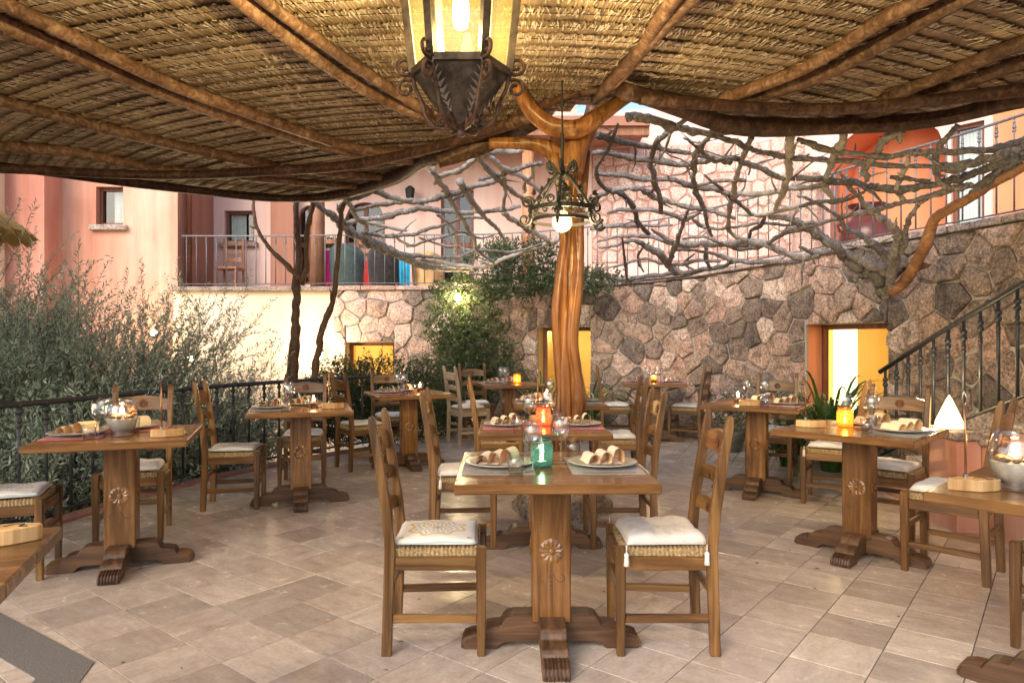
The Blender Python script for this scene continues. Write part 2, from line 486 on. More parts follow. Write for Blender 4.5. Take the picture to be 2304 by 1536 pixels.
speckle('mortar', (0.34, 0.31, 0.28), (0.48, 0.44, 0.40), 50, 0.9, 0.0, 0.0, 0.5)
speckle('clad_joint', (0.40, 0.215, 0.165), (0.50, 0.29, 0.23), 30, 0.9, 0.0)

def plaster(name, a, b, c_, streak=0.6):
    t = NT(name, 0.88, 0.2)
    v = t.coord('Object', (1.6, 1.6, 0.14)); n = t.noise(v, 1.4, 5, 0.6)
    v2 = t.coord('Object', (1, 1, 1)); n2 = t.noise(v2, 0.9, 5, 0.6); n3 = t.noise(v2, 55, 3)
    c = t.mix(t.ramp(n, [(0.3, a), (0.5, b), (0.72, c_)]), t.ramp(n2, [(0.3, (0.82, 0.78, 0.75)), (0.7, (1.07, 1.06, 1.05))]), streak, 'MULTIPLY')
    t.color(c); t.bump(n3, 0.25, 0.006)
plaster('plaster_pink', (0.52, 0.23, 0.155), (0.66, 0.37, 0.27), (0.78, 0.54, 0.42), 1.0)
plaster('plaster_salmon', (0.44, 0.18, 0.13), (0.57, 0.27, 0.20), (0.68, 0.40, 0.31), 1.0)
plaster('plaster_cream', (0.70, 0.52, 0.37), (0.76, 0.60, 0.46), (0.80, 0.66, 0.53), 0.4)
plaster('plaster_blush', (0.66, 0.43, 0.36), (0.74, 0.53, 0.46), (0.79, 0.61, 0.54), 0.4)
plaster('plaster_orange', (0.60, 0.20, 0.095), (0.68, 0.26, 0.13), (0.74, 0.33, 0.18), 0.4)
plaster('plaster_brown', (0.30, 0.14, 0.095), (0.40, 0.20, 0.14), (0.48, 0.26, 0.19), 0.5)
plaster('plaster_yellow', (0.68, 0.50, 0.18), (0.76, 0.60, 0.25), (0.80, 0.67, 0.33), 0.7)
speckle('earth', (0.10, 0.075, 0.05), (0.2, 0.155, 0.11), 20, 0.95, 0.0)
speckle('balcony_tile', (0.34, 0.20, 0.15), (0.44, 0.28, 0.22), 12, 0.7, 0.0)

def leaf(name, dark, mid, light, trans=0.25, rough=0.5):
    t = NT(name, rough, 0.35)
    v = t.coord('Object', (1, 1, 1)); n = t.noise(v, 16, 3); n2 = t.noise(v, 1.6, 3)
    c = t.ramp(n, [(0.28, dark), (0.5, mid), (0.75, light)])
    t.color(t.mix(c, t.ramp(n2, [(0.3, (0.7, 0.75, 0.7)), (0.7, (1.15, 1.12, 1.05))]), 0.7, 'MULTIPLY'))
    tr = t.n.new('ShaderNodeBsdfTranslucent'); ad = t.n.new('ShaderNodeMixShader')
    tr.inputs['Color'].default_value = (*[min(1, 1.3 * k) for k in light], 1)
    ad.inputs[0].default_value = trans
    t.l.new(t.b.outputs[0], ad.inputs[1]); t.l.new(tr.outputs[0], ad.inputs[2]); t.l.new(ad.outputs[0], t.out.inputs['Surface'])
leaf('olive_leaf', (0.10, 0.14, 0.105), (0.26, 0.33, 0.26), (0.54, 0.61, 0.53), 0.2)
leaf('vine_leaf', (0.022, 0.042, 0.014), (0.05, 0.085, 0.03), (0.11, 0.16, 0.06), 0.2)
leaf('hedge_leaf', (0.018, 0.034, 0.012), (0.042, 0.07, 0.026), (0.09, 0.13, 0.05), 0.2)
leaf('strap_leaf', (0.022, 0.055, 0.012), (0.045, 0.10, 0.022), (0.09, 0.17, 0.045), 0.25, 0.35)
leaf('blossom', (0.55, 0.45, 0.52), (0.68, 0.58, 0.65), (0.78, 0.72, 0.76), 0.2)
driftwood('bark', (0.05, 0.04, 0.032), (0.11, 0.09, 0.07), (0.2, 0.165, 0.13), 0.9)

def glass(name, tint=(1, 1, 1), refl=1.0, haze=0.0, hazecol=(1, 1, 1)):
    """thin clear glass: mostly transparent, reflecting by Fresnel"""
    m = bpy.data.materials.new(name); m.use_nodes = True; MATS[name] = m
    nt = m.node_tree; nt.nodes.clear(); n = nt.nodes; l = nt.links
    out = n.new('ShaderNodeOutputMaterial'); tr = n.new('ShaderNodeBsdfTransparent'); gl = n.new('ShaderNodeBsdfGlossy')
    tr.inputs['Color'].default_value = (*tint, 1); gl.inputs['Roughness'].default_value = 0.03
    lw = n.new('ShaderNodeLayerWeight'); lw.inputs['Blend'].default_value = 0.5
    fr = n.new('ShaderNodeMath'); fr.operation = 'POWER'; fr.inputs[1].default_value = 4.0; l.new(lw.outputs['Facing'], fr.inputs[0])
    mu = n.new('ShaderNodeMath'); mu.operation = 'MULTIPLY_ADD'; mu.inputs[1].default_value = min(.75, .45 * refl); mu.inputs[2].default_value = 0.045 * refl
    mx = n.new('ShaderNodeMixShader')
    l.new(fr.outputs[0], mu.inputs[0]); l.new(mu.outputs[0], mx.inputs[0]); l.new(tr.outputs[0], mx.inputs[1]); l.new(gl.outputs[0], mx.inputs[2])
    last = mx.outputs[0]
    if haze:
        df = n.new('ShaderNodeBsdfTranslucent'); df.inputs['Color'].default_value = (*hazecol, 1)
        d2 = n.new('ShaderNodeBsdfDiffuse'); d2.inputs['Color'].default_value = (*hazecol, 1)
        a = n.new('ShaderNodeMixShader'); a.inputs[0].default_value = 0.5
        l.new(df.outputs[0], a.inputs[1]); l.new(d2.outputs[0], a.inputs[2])
        b = n.new('ShaderNodeMixShader')
        if name == 'jar_teal' or name == 'jar_pink' or name == 'jar_amber':
            nz = n.new('ShaderNodeTexNoise'); nz.inputs['Scale'].default_value = 130; nz.inputs['Detail'].default_value = 2
            mp = n.new('ShaderNodeMapRange'); mp.inputs[1].default_value = 0.35; mp.inputs[2].default_value = 0.7
            mp.inputs[3].default_value = haze * 0.55; mp.inputs[4].default_value = min(1, haze * 1.5)
            tc = n.new('ShaderNodeTexCoord'); l.new(tc.outputs['Object'], nz.inputs['Vector']); l.new(nz.outputs[0], mp.inputs[0]); l.new(mp.outputs[0], b.inputs[0])
        else: b.inputs[0].default_value = haze
        l.new(last, b.inputs[1]); l.new(a.outputs[0], b.inputs[2]); last = b.outputs[0]
    l.new(last, out.inputs['Surface'])
glass('clear_glass', (0.96, 0.97, 0.97), 2.6)
glass('window_glass', (0.75, 0.82, 0.82), 2.0)
glass('lantern_glass', (0.66, 0.58, 0.30), 1.0, 0.010, (0.70, 0.56, 0.22))
glass('bulb_glass', (1, 0.97, 0.9), 0.8, 0.12, (0.95, 0.85, 0.6))
glass('jar_teal', (0.30, 0.55, 0.62), 1.4, 0.30, (0.055, 0.13, 0.16))
glass('jar_pink', (0.85, 0.45, 0.35), 1.4, 0.34, (0.42, 0.17, 0.13))
glass('jar_amber', (0.95, 0.7, 0.35), 1.4, 0.36, (0.48, 0.29, 0.09))
speckle('china', (0.36, 0.33, 0.26), (0.46, 0.43, 0.36), 60, 0.22, 0.05, 0.0, 0.02)
plain('wax', (0.85, 0.8, 0.68), 0.5)
speckle('sand', (0.42, 0.38, 0.32), (0.56, 0.51, 0.44), 200, 0.95, 0.0)
speckle('pebble', (0.10, 0.05, 0.03), (0.32, 0.14, 0.07), 18, 0.5, 0.6)
speckle('flower_red', (0.6, 0.06, 0.02), (0.75, 0.2, 0.05), 20, 0.7, 0.1)
speckle('pot_red', (0.085, 0.020, 0.014), (0.13, 0.035, 0.024), 6, 0.18, 0.1)
speckle('pot_grey', (0.10, 0.105, 0.10), (0.17, 0.175, 0.165), 10, 0.6, 0.1)
speckle('terracotta', (0.36, 0.13, 0.07), (0.48, 0.20, 0.11), 14, 0.7, 0.1)
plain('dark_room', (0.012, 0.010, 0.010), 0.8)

def emit(name, c, s):
    m = bpy.data.materials.new(name); m.use_nodes = True; MATS[name] = m
    nt = m.node_tree; nt.nodes.clear()
    e = nt.nodes.new('ShaderNodeEmission'); e.inputs['Color'].default_value = (*c, 1); e.inputs['Strength'].default_value = s
    o = nt.nodes.new('ShaderNodeOutputMaterial'); nt.links.new(e.outputs[0], o.inputs['Surface'])
emit('flame', (1.0, 0.62, 0.22), 60)
emit('filament', (1.0, 0.80, 0.38), 26)
emit('lit_shade', (1.0, 0.66, 0.22), 3.4)
emit('self_lit_column', (1.0, 0.78, 0.36), 1.6)  # plain column; its lit look is emission in place of lamplight
WARM = (1.0, 0.76, 0.42)
# ================================================================== ground and terrace
def sheet(name, poly, z, mat, kind='structure', thick=0.0):
    b = MB(); n = len(poly)
    if thick:
        b.prism(poly, Matrix.Translation((0, 0, z - thick)), thick)
    else:
        b.add([(x, y, z) for x, y in poly], [tuple(range(n))])
    o = b.build(name, mat); tag(o, kind=kind)
    return o
sheet('ground', [(-150, -150), (150, -150), (150, 150), (-150, 150)], -1.25, 'earth')

RAIL = catmull([(-4.1, 2.6, 0), (-3.85, 3.5, 0), (-3.55, 4.3, 0), (-3.28, 5.1, 0), (-3.03, 6.2, 0), (-2.58, 7.22, 0), (-2.05, 8.1, 0), (-1.5, 8.75, 0)], 8)
WALLPTS = [(-3.4, 11.45, 0), (-1.8, 11.45, 0), (-0.6, 11.4, 0), (0.45, 11.05, 0), (1.33, 10.5, 0), (2.2, 9.9, 0), (3.0, 8.75, 0), (3.57, 7.5, 0), (3.95, 6.53, 0), (4.2, 5.6, 0), (4.35, 4.6, 0), (4.4, 3.2, 0)]
WC = catmull(WALLPTS, 12)
WS = [0.0]
for i in range(1, len(WC)): WS.append(WS[-1] + (WC[i] - WC[i - 1]).length)
WL = WS[-1]
def wall_at(s, off=0.0):
    s = max(0.0, min(WL - 1e-6, s)); i = 0
    lo, hi = 0, len(WS) - 1
    while hi - lo > 1:
        m = (lo + hi) // 2
        if WS[m] <= s: lo = m
        else: hi = m
    t = (s - WS[lo]) / (WS[hi] - WS[lo])
    p = WC[lo].lerp(WC[hi], t)
    d = (WC[min(len(WC) - 1, hi + 1)] - WC[max(0, lo - 1)]).normalized()
    nrm = Vector((d.y, -d.x, 0))               # towards the terrace
    return p + nrm * off, nrm
def s_of_px(px):
    best = 0; bd = 1e9
    for k in range(801):
        s = WL * k / 800; p = wall_at(s)[0]
        q = 1152 + F * p.x / p.y
        if abs(q - px) < bd: bd = abs(q - px); best = s
    return best
def wall_Y(px): return wall_at(s_of_px(px))[0].y
def wall_top(s):
    a, b = s_of_px(1450), s_of_px(1950)
    return 2.22 + 0.14 * max(0, min(1, (s - a) / (b - a)))

TERR = [(p.x - 0.02, p.y) for p in RAIL] + [(-1.2, 9.6), (-1.6, 11.4)] + [(wall_at(WL * k / 40)[0].x, wall_at(WL * k / 40)[0].y) for k in range(6, 41)] + [(4.4, -4), (-4.6, -4)]
sheet('terrace_floor', TERR, -0.010, 'grout', thick=1.22)
terrace = bpy.data.objects['terrace_floor']

def clip(poly, p, n):
    """keep the side of the line through p towards which n points"""
    out = []
    L = len(poly)
    for i in range(L):
        a, b = poly[i], poly[(i + 1) % L]
        da = (a[0] - p[0]) * n[0] + (a[1] - p[1]) * n[1]; db = (b[0] - p[0]) * n[0] + (b[1] - p[1]) * n[1]
        if da >= 0: out.append(a)
        if (da >= 0) != (db >= 0):
            t = da / (da - db); out.append((a[0] + (b[0] - a[0]) * t, a[1] + (b[1] - a[1]) * t))
    return out
TU = Vector((0.620, 0.785)); TN = Vector((0.785, -0.620))
TA = math.atan2(TN.y, TN.x)
def tile_mesh(lx, ly):
    b = MB(); b.box((0, 0, -0.006), (lx - 0.0035, ly - 0.0035, 0.012))
    return b.mesh('tile', 'floor_tile', bevel=0.0012)
tm_full = tile_mesh(0.30, 0.30)
near_tiles = []
for i in range(-48, 52):
    for j in range(-6, 50):
        u0 = j * 0.30; n0 = i * 0.30
        c = TU * (u0 + 0.15) + TN * (n0 + 0.15)
        if c.y < 1.9 or c.y > 11.6: continue
        px = 1152 + F * c.x / c.y
        if px < -330 or px > 2640: continue
        poly = [tuple(TU * (u0 + a) + TN * (n0 + b_)) for a, b_ in ((0.00175, 0.00175), (0.29825, 0.00175), (0.29825, 0.29825), (0.00175, 0.29825))]
        full = poly
        # left rim
        k = min(range(len(RAIL)), key=lambda q: (RAIL[q].x - c.x) ** 2 + (RAIL[q].y - c.y) ** 2)
        d = (RAIL[min(len(RAIL) - 1, k + 1)] - RAIL[max(0, k - 1)])
        if c.y < 9.2:
            poly = clip(poly, (RAIL[k].x, RAIL[k].y), (d.y, -d.x))
        elif c.x < -1.35: poly = clip(poly, (-1.4, 10), (1, 0))
        if len(poly) < 3: continue
        # stone wall
        k = min(range(0, len(WC)), key=lambda q: (WC[q].x - c.x) ** 2 + (WC[q].y - c.y) ** 2)
        d = (WC[min(len(WC) - 1, k + 1)] - WC[max(0, k - 1)])
        poly = clip(poly, (WC[k].x, WC[k].y), (d.y, -d.x))
        if len(poly) < 3: continue
        near_tiles.append((c.y, c, poly, poly == full))
near_tiles.sort(key=lambda t: t[0])
far = MB()
for q, (yy, c, poly, full) in enumerate(near_tiles):
    if q < 300:
        if full:
            inst('tile', tm_full, terrace, (c.x, c.y, 0), (0, 0, TA + rnd.choice((0, 0, math.pi, math.pi, math.pi / 2))))
        else:
            b = MB(); b.prism([(x - c.x, y - c.y) for x, y in poly], Matrix.Translation((0, 0, -0.012)), 0.012)
            b.build('tile', 'floor_tile', terrace, loc=(c.x, c.y, 0))
    else:
        far.prism(poly, Matrix.Translation((0, 0, -0.012)), 0.012)
if far.v:
    tag(far.build('far_tiles', 'far_tile', terrace), kind='stuff')
# dark granite band let into the floor at lower left
sheet('floor_inlay', [(-2.9, 3.65), (-2.47, 3.367), (-1.706, 2.85), (-1.60, 2.45), (-1.60, 1.5), (-1.78, 1.5), (-1.80, 2.52), (-1.85, 2.71), (-2.12, 2.89), (-2.7, 3.28)], 0.004, 'dark_granite', thick=0.004)
# kerb along the rim
kb = MB()
kp = [RAIL[i] for i in range(len(RAIL))]
for i in range(len(kp) - 1):
    a, b_ = kp[i], kp[i + 1]
    kb.beam((a.x - .02, a.y, 0.005), (b_.x - .02, b_.y, 0.005), 0.16, 0.03)
tag(kb.build('kerb', 'kerb_red'), kind='structure')

# ================================================================== stone wall with openings
def opening(px0, px1, ytop, ybot):
    s0, s1 = s_of_px(px0), s_of_px(px1)
    Y = wall_at((s0 + s1) / 2)[0].y
    return (s0, s1, CAMZ + (768 - ybot) * Y / F, CAMZ + (768 - ytop) * Y / F)
OPEN = [opening(778, 888, 770, 900), opening(1210, 1330, 736, 905), opening(1812, 1998, 728, 955)]
S_PL = s_of_px(752)          # left of this the wall is plastered
sw = wempty('stone_wall', (1.3, 10.5, 0), 'curved wall of rough brown granite stones carrying the balcony', 'wall')
brk = sorted(set([S_PL, WL] + [S_PL + (WL - S_PL) * k / 56 for k in range(57)] + [o[0] for o in OPEN] + [o[1] for o in OPEN]))
core = MB()
TH = 0.34
for a, b_ in zip(brk[:-1], brk[1:]):
    if b_ - a < 1e-4: continue
    m = (a + b_) / 2
    bands = [(-0.6, wall_top(m) - 0.06)]
    for o in OPEN:
        if o[0] <= m <= o[1]: bands = [(-0.6, o[2]), (o[3], wall_top(m) - 0.06)]
    pa, na = wall_at(a); pb, nb = wall_at(b_)
    for z0, z1 in bands:
        vs = []
        for z in (z0, z1):
            for (p, n_) in ((pa, na), (pb, nb)):
                for off in (0, -TH):
                    q = p + n_ * off; vs.append((q.x, q.y, z))
        core.add(vs, [(0, 2, 6, 4), (1, 5, 7, 3), (0, 1, 3, 2), (4, 6, 7, 5), (0, 4, 5, 1), (2, 3, 7, 6)])
core.build('wall_core', 'mortar', sw)

def voronoi(seeds, box):
    cells = []
    for i, p in enumerate(seeds):
        poly = [(box[0], box[2]), (box[1], box[2]), (box[1], box[3]), (box[0], box[3])]
        near = sorted((q for j, q in enumerate(seeds) if j != i and abs(q[0] - p[0]) < 1.6 and abs(q[1] - p[1]) < 1.6), key=lambda q: (q[0] - p[0]) ** 2 + (q[1] - p[1]) ** 2)[:22]
        for q in near:
            mid = ((p[0] + q[0]) / 2, (p[1] + q[1]) / 2)
            poly = clip(poly, mid, (p[0] - q[0], p[1] - q[1]))
            if len(poly) < 3: break
        if len(poly) >= 3: cells.append((p, poly))
    return cells
def inset(poly, p, d):
    out = poly
    L = len(poly)
    for i in range(L):
        a, b_ = poly[i], poly[(i + 1) % L]
        ex, ey = b_[0] - a[0], b_[1] - a[1]; ln = math.hypot(ex, ey)
        if ln < 1e-6: continue
        n_ = (-ey / ln, ex / ln)
        out = clip(out, (a[0] + n_[0] * d, a[1] + n_[1] * d), n_)
        if len(out) < 3: return []
    # drop near-duplicate points
    res = []
    for q in out:
        if not res or math.hypot(q[0] - res[-1][0], q[1] - res[-1][1]) > 0.008: res.append(q)
    if len(res) > 2 and math.hypot(res[0][0] - res[-1][0], res[0][1] - res[-1][1]) < 0.008: res.pop()
    return res if len(res) >= 3 else []
def stone_piece(poly, place, proud, rg, rough=0.012):
    """a faceted stone on a wall: place(u, v, off) -> point"""
    # round the corners a little
    P = []
    L = len(poly)
    for i in range(L):
        a, b_, c = poly[i - 1], poly[i], poly[(i + 1) % L]
        k1 = min(0.3, 0.018 / max(1e-3, math.hypot(a[0] - b_[0], a[1] - b_[1]))); k2 = min(0.3, 0.018 / max(1e-3, math.hypot(c[0] - b_[0], c[1] - b_[1])))
        P.append((b_[0] + (a[0] - b_[0]) * k1, b_[1] + (a[1] - b_[1]) * k1)); P.append((b_[0] + (c[0] - b_[0]) * k2, b_[1] + (c[1] - b_[1]) * k2))
    n = len(P); cx = sum(p[0] for p in P) / n; cz = sum(p[1] for p in P) / n
    P = [(p[0] + rg.uniform(-rough, rough) * .5, p[1] + rg.uniform(-rough, rough) * .5) for p in P]
    b = MB(); vs = []
    tx, tz = rg.uniform(-.06, .06), rg.uniform(-.06, .06)
    for (sc, off) in ((1.0, -0.012), (1.0, proud * 0.45), (0.90, proud * 0.9)):
        for p in P:
            u, v = cx + (p[0] - cx) * sc, cz + (p[1] - cz) * sc
            o = off + ((u - cx) * tx + (v - cz) * tz + rg.uniform(-.006, .006) if off > 0.01 else 0)
            vs.append(place(u, v, max(o, -0.012)))
    vs.append(place(cx, cz, proud * rg.uniform(.85, 1.35)))
    fs = []
    for r in range(2):
        for k in range(n):
            k2 = (k + 1) % n; fs.append((r * n + k, r * n + k2, (r + 1) * n + k2, (r + 1) * n + k))
    for k in range(n): fs.append((2 * n + k, 2 * n + (k + 1) % n, 3 * n))
    b.add(vs, fs)
    return b
rg = random.Random(21)
seeds = []
S_END = s_of_px(2360)
u = S_PL + 0.1; row = 0
gx, gz = 0.275, 0.25
zrow = 0
tries = 0; rad_s = []
while tries < 9000:
    tries += 1
    q = (rg.uniform(S_PL, S_END + .2), rg.uniform(-.02, 2.3)); rr_ = rg.choice((.095, .11, .13, .16, .20))
    ok = True
    for (p_, r2_) in zip(seeds, rad_s):
        dx = (p_[0] - q[0]) * .86; dz = (p_[1] - q[1]) * 1.15
        if dx * dx + dz * dz < (.92 * (rr_ + r2_)) ** 2: ok = False; break
    if ok: seeds.append(q); rad_s.append(rr_)
cells = voronoi(seeds, (S_PL, S_END + .25, -0.02, 2.5))
stones = []
for p, poly in cells:
    pz = [(p, poly)]
    top = wall_top(p[0]) - 0.075
    poly = clip(poly, (0, top), (0, -1))
    if len(poly) < 3: continue
    parts_ = [poly]
    for o in OPEN:
        nxt = []
        for q in parts_:
            xs = [v[0] for v in q]; zs = [v[1] for v in q]
            if max(xs) <= o[0] or min(xs) >= o[1] or max(zs) <= o[2] or min(zs) >= o[3]: nxt.append(q); continue
            cx = sum(xs) / len(xs); cz = sum(zs) / len(zs)
            l = clip(q, (o[0], 0), (-1, 0)); r_ = clip(q, (o[1], 0), (1, 0))
            m = clip(clip(q, (o[0], 0), (1, 0)), (o[1], 0), (-1, 0)) if True else []
            t_ = clip(m, (0, o[3]), (0, 1)) if len(m) > 2 else []
            bo = clip(m, (0, o[2]), (0, -1)) if len(m) > 2 else []
            nxt += [k for k in (l, r_, t_, bo) if len(k) > 2]
        parts_ = nxt
    for q in parts_:
        area = 0.5 * sum(q[i][0] * q[(i + 1) % len(q)][1] - q[(i + 1) % len(q)][0] * q[i][1] for i in range(len(q)))
        if area < 0: q = q[::-1]
        if abs(area) < 0.003: continue
        q = inset(q, p, rg.uniform(0.004, 0.008))
        if not q: continue
        stones.append((abs(area), q))
place_w = lambda u, v, off: (lambda pn: Vector((pn[0].x, pn[0].y, v)))(wall_at(u, off))
stones.sort(key=lambda t: -t[0] / wall_at(t[1][0][0])[0].y ** 2)
rest = MB()
for k, (ar, q) in enumerate(stones):
    b = stone_piece(q, place_w, rg.uniform(0.016, 0.062), rg, 0.022)
    um = sum(v[0] for v in q) / len(q)
    mt = 'pale_stone' if um < s_of_px(930) and rg.random() < .8 else 'wall_stone'
    if k < 300: b.build('stone', mt, sw)
    else: rest.add(b.v, b.f)
if rest.v: tag(rest.build('small_stones', 'wall_stone_small', sw), kind='stuff')
# coping stones
u = S_PL - 0.02
while u < S_END:
    ln = rg.uniform(0.42, 0.62)
    b = MB(); n = 4; vs = []
    for k in range(n + 1):
        s_ = u + 0.006 + (ln - 0.012) * k / n
        zt = wall_top(s_)
        for (off, zz) in ((0.075, zt - 0.068), (0.075, zt), (-TH, zt), (-TH, zt - 0.068)):
            q = wall_at(s_, off)[0]; vs.append((q.x, q.y, zz + rg.uniform(-.004, .004)))
    fs = [(0, 1, 2, 3), (n * 4 + 3, n * 4 + 2, n * 4 + 1, n * 4)]
    for k in range(n):
        for e in range(4):
            e2 = (e + 1) % 4; fs.append((k * 4 + e, (k + 1) * 4 + e, (k + 1) * 4 + e2, k * 4 + e2))
    b.add(vs, fs)
    b.build('coping_stone', 'coping' if u > s_of_px(1080) else 'pale_stone', sw, bevel=0.008)
    u += ln

# lit rooms behind the openings
def xpx0(px, Y): return (px - 1152) * Y / F
def alcove(o, label, depth=1.5, lampw=18, lx=0.5, glow_column=False):
    a = wempty('alcove', tuple(wall_at((o[0] + o[1]) / 2, -0.5)[0]), label, 'alcove')
    b = MB(); e0, e1 = 0.25, 0.25
    P0, n0 = wall_at(o[0] - e0, -TH - .004); P1, n1 = wall_at(o[1] + e1, -TH - .004)
    nm = wall_at((o[0] + o[1]) / 2)[1]
    Q0, Q1 = P0 - nm * depth, P1 - nm * depth
    z0, z1 = o[2] - 0.3, o[3] + 0.22
    def quad(p, q, za, zb): b.add([(p.x, p.y, za), (q.x, q.y, za), (q.x, q.y, zb), (p.x, p.y, zb)], [(0, 1, 2, 3)])
    quad(Q0, Q1, z0, z1); quad(P0, Q0, z0, z1); quad(Q1, P1, z0, z1)
    b.add([(p.x, p.y, z0) for p in (P0, P1, Q1, Q0)], [(0, 1, 2, 3)])
    b.add([(p.x, p.y, z1) for p in (P0, Q0, Q1, P1)], [(0, 1, 2, 3)])
    b.build('room_wall', 'plaster_yellow', a)
    lp = wall_at(o[0] + (o[1] - o[0]) * lx, -TH - depth * .5)[0]
    if glow_column:
        lp = Vector((xpx0(1902, 8.25), 8.25, 0))
        c = MB(); c.lathe([(0.13, z0), (0.13, z1 - .02)], 20, (lp.x, lp.y, 0)); c.build('self_lit_column', 'self_lit_column', a, smooth=True)
        for (t0, t1) in ((0.52, 1.3),):
            pp = wall_at(o[0] + (o[1] - o[0]) * t0, -TH - .7)[0]; pq = wall_at(o[0] + (o[1] - o[0]) * t1, -TH - 1.0)[0]
            c = MB(); c.beam((pp.x, pp.y, z1 - 0.36), (pq.x, pq.y, z1 - .36), 0.08, 0.10); c.build('ceiling_beam', 'post_wood', a)
    for t_ in (0.0, 1.0):
        jp = wall_at(o[0] + (o[1] - o[0]) * t_ + (.035 if t_ == 0 else -.035), -TH + .08)[0]
        c = MB(); c.box((jp.x, jp.y, (o[2] + o[3]) / 2), (0.055, 0.07, o[3] - o[2] - .004)); c.build('jamb_post', 'door_wood', a)
    for s_, m_ in ((o[0], 'plaster_orange' if glow_column else 'plaster_yellow'), (o[1], 'plaster_yellow')):
        sg = .004 if s_ == o[0] else -.004; f0 = wall_at(s_ + sg, -.03)[0]; f1 = wall_at(s_ + sg, -TH + .03)[0]
        c = MB(); c.add([(f0.x, f0.y, o[2]), (f1.x, f1.y, o[2]), (f1.x, f1.y, o[3]), (f0.x, f0.y, o[3])], [(0, 1, 2, 3)]); c.build('reveal', m_, a)
    jp0 = wall_at(o[0] + .07, -TH + .08)[0]; jp1 = wall_at(o[1] - .07, -TH + .08)[0]
    c = MB(); c.beam((jp0.x, jp0.y, o[3] - .03), (jp1.x, jp1.y, o[3] - .03), 0.06, 0.055); c.build('lintel', 'door_wood', a)
    k = MB(); kb_ = wall_at(o[0] + (o[1] - o[0]) * .68, -TH - depth * .75)[0]
    k.lathe([(.06, 0), (.11, .12), (.10, .26), (.05, .34), (.06, .38), (.0, .38)], 16, (kb_.x, kb_.y, z0)); k.build('clay_jug', 'terracotta', a, smooth=True)
    lp2 = wall_at(o[0] - .12, -TH - depth * .35)[0] if not glow_column else wall_at(o[0] + (o[1] - o[0]) * .85, -TH - depth * .5)[0]
    lamp((lp2.x, lp2.y, z1 - 0.12), lampw, WARM, 0.08, parent=None)
    return a
alcove(OPEN[0], 'yellow lit window recess low in the pale stone wall', lampw=16)
alcove(OPEN[1], 'yellow lit window recess directly behind the tree trunk post', lampw=16)
alcove(OPEN[2], 'yellow lit doorway with column made to glow in the granite wall', 2.0, 9, 0.45, True)

# plastered lower wall left of the stones
pw = wempty('plaster_wall', (-5, 11.5, 0), 'cream plastered wall glowing below the left balcony', 'wall')
b = MB(); ppx = wall_at(S_PL)[0].x
b.box(((-5.56 + ppx) / 2 - 0.001, 11.62, 0.45), (ppx + 5.56 - .004, 0.34, 3.36)); b.build('wall_face', 'plaster_cream', pw)
b = MB(); b.box(((-5.56 + ppx) / 2, 11.60, 2.17), (ppx + 5.56 - .02, 0.48, 0.07)); b.build('wall_cap', 'coping', pw, bevel=.01)

# ================================================================== upper storey
bal = [(-5.56, 11.75)] + [(wall_at(WL * k / 30, -TH - .01)[0].x, wall_at(WL * k / 30, -TH - .01)[0].y) for k in range(0, 31)] + [(9.5, 3.2), (9.5, 16), (-5.56, 16)]
sheet('balcony_floor', bal, 2.17, 'balcony_tile', thick=0.12)

def wall_seg(mb, A, B, z0, z1, openings, th=0.3, arch=()):
    """vertical wall A->B (front face on the right-hand side seen from above going A->B is -normal); openings (a0,a1,b0,b1) in metres along"""
    A, B = Vector((*A, 0)), Vector((*B, 0)); L = (B - A).length; d = (B - A) / L; nrm = Vector((d.y, -d.x, 0))
    xs = sorted(set([0, L] + [o[0] for o in openings] + [o[1] for o in openings]))
    for x0, x1 in zip(xs[:-1], xs[1:]):
        m = (x0 + x1) / 2; bands = [(z0, z1)]
        for o in openings:
            if o[0] <= m <= o[1]: bands = [(z0, o[2]), (o[3], z1)]
        for a, c in bands:
            if c - a < 1e-3: continue
            vs = []
            for z in (a, c):
                for x in (x0, x1):
                    for off in (0, -th):
                        q = A + d * x + nrm * off; vs.append((q.x, q.y, z))
            mb.add(vs, [(0, 2, 6, 4), (1, 5, 7, 3), (0, 1, 3, 2), (4, 6, 7, 5), (0, 4, 5, 1), (2, 3, 7, 6)])
    return A, d, nrm
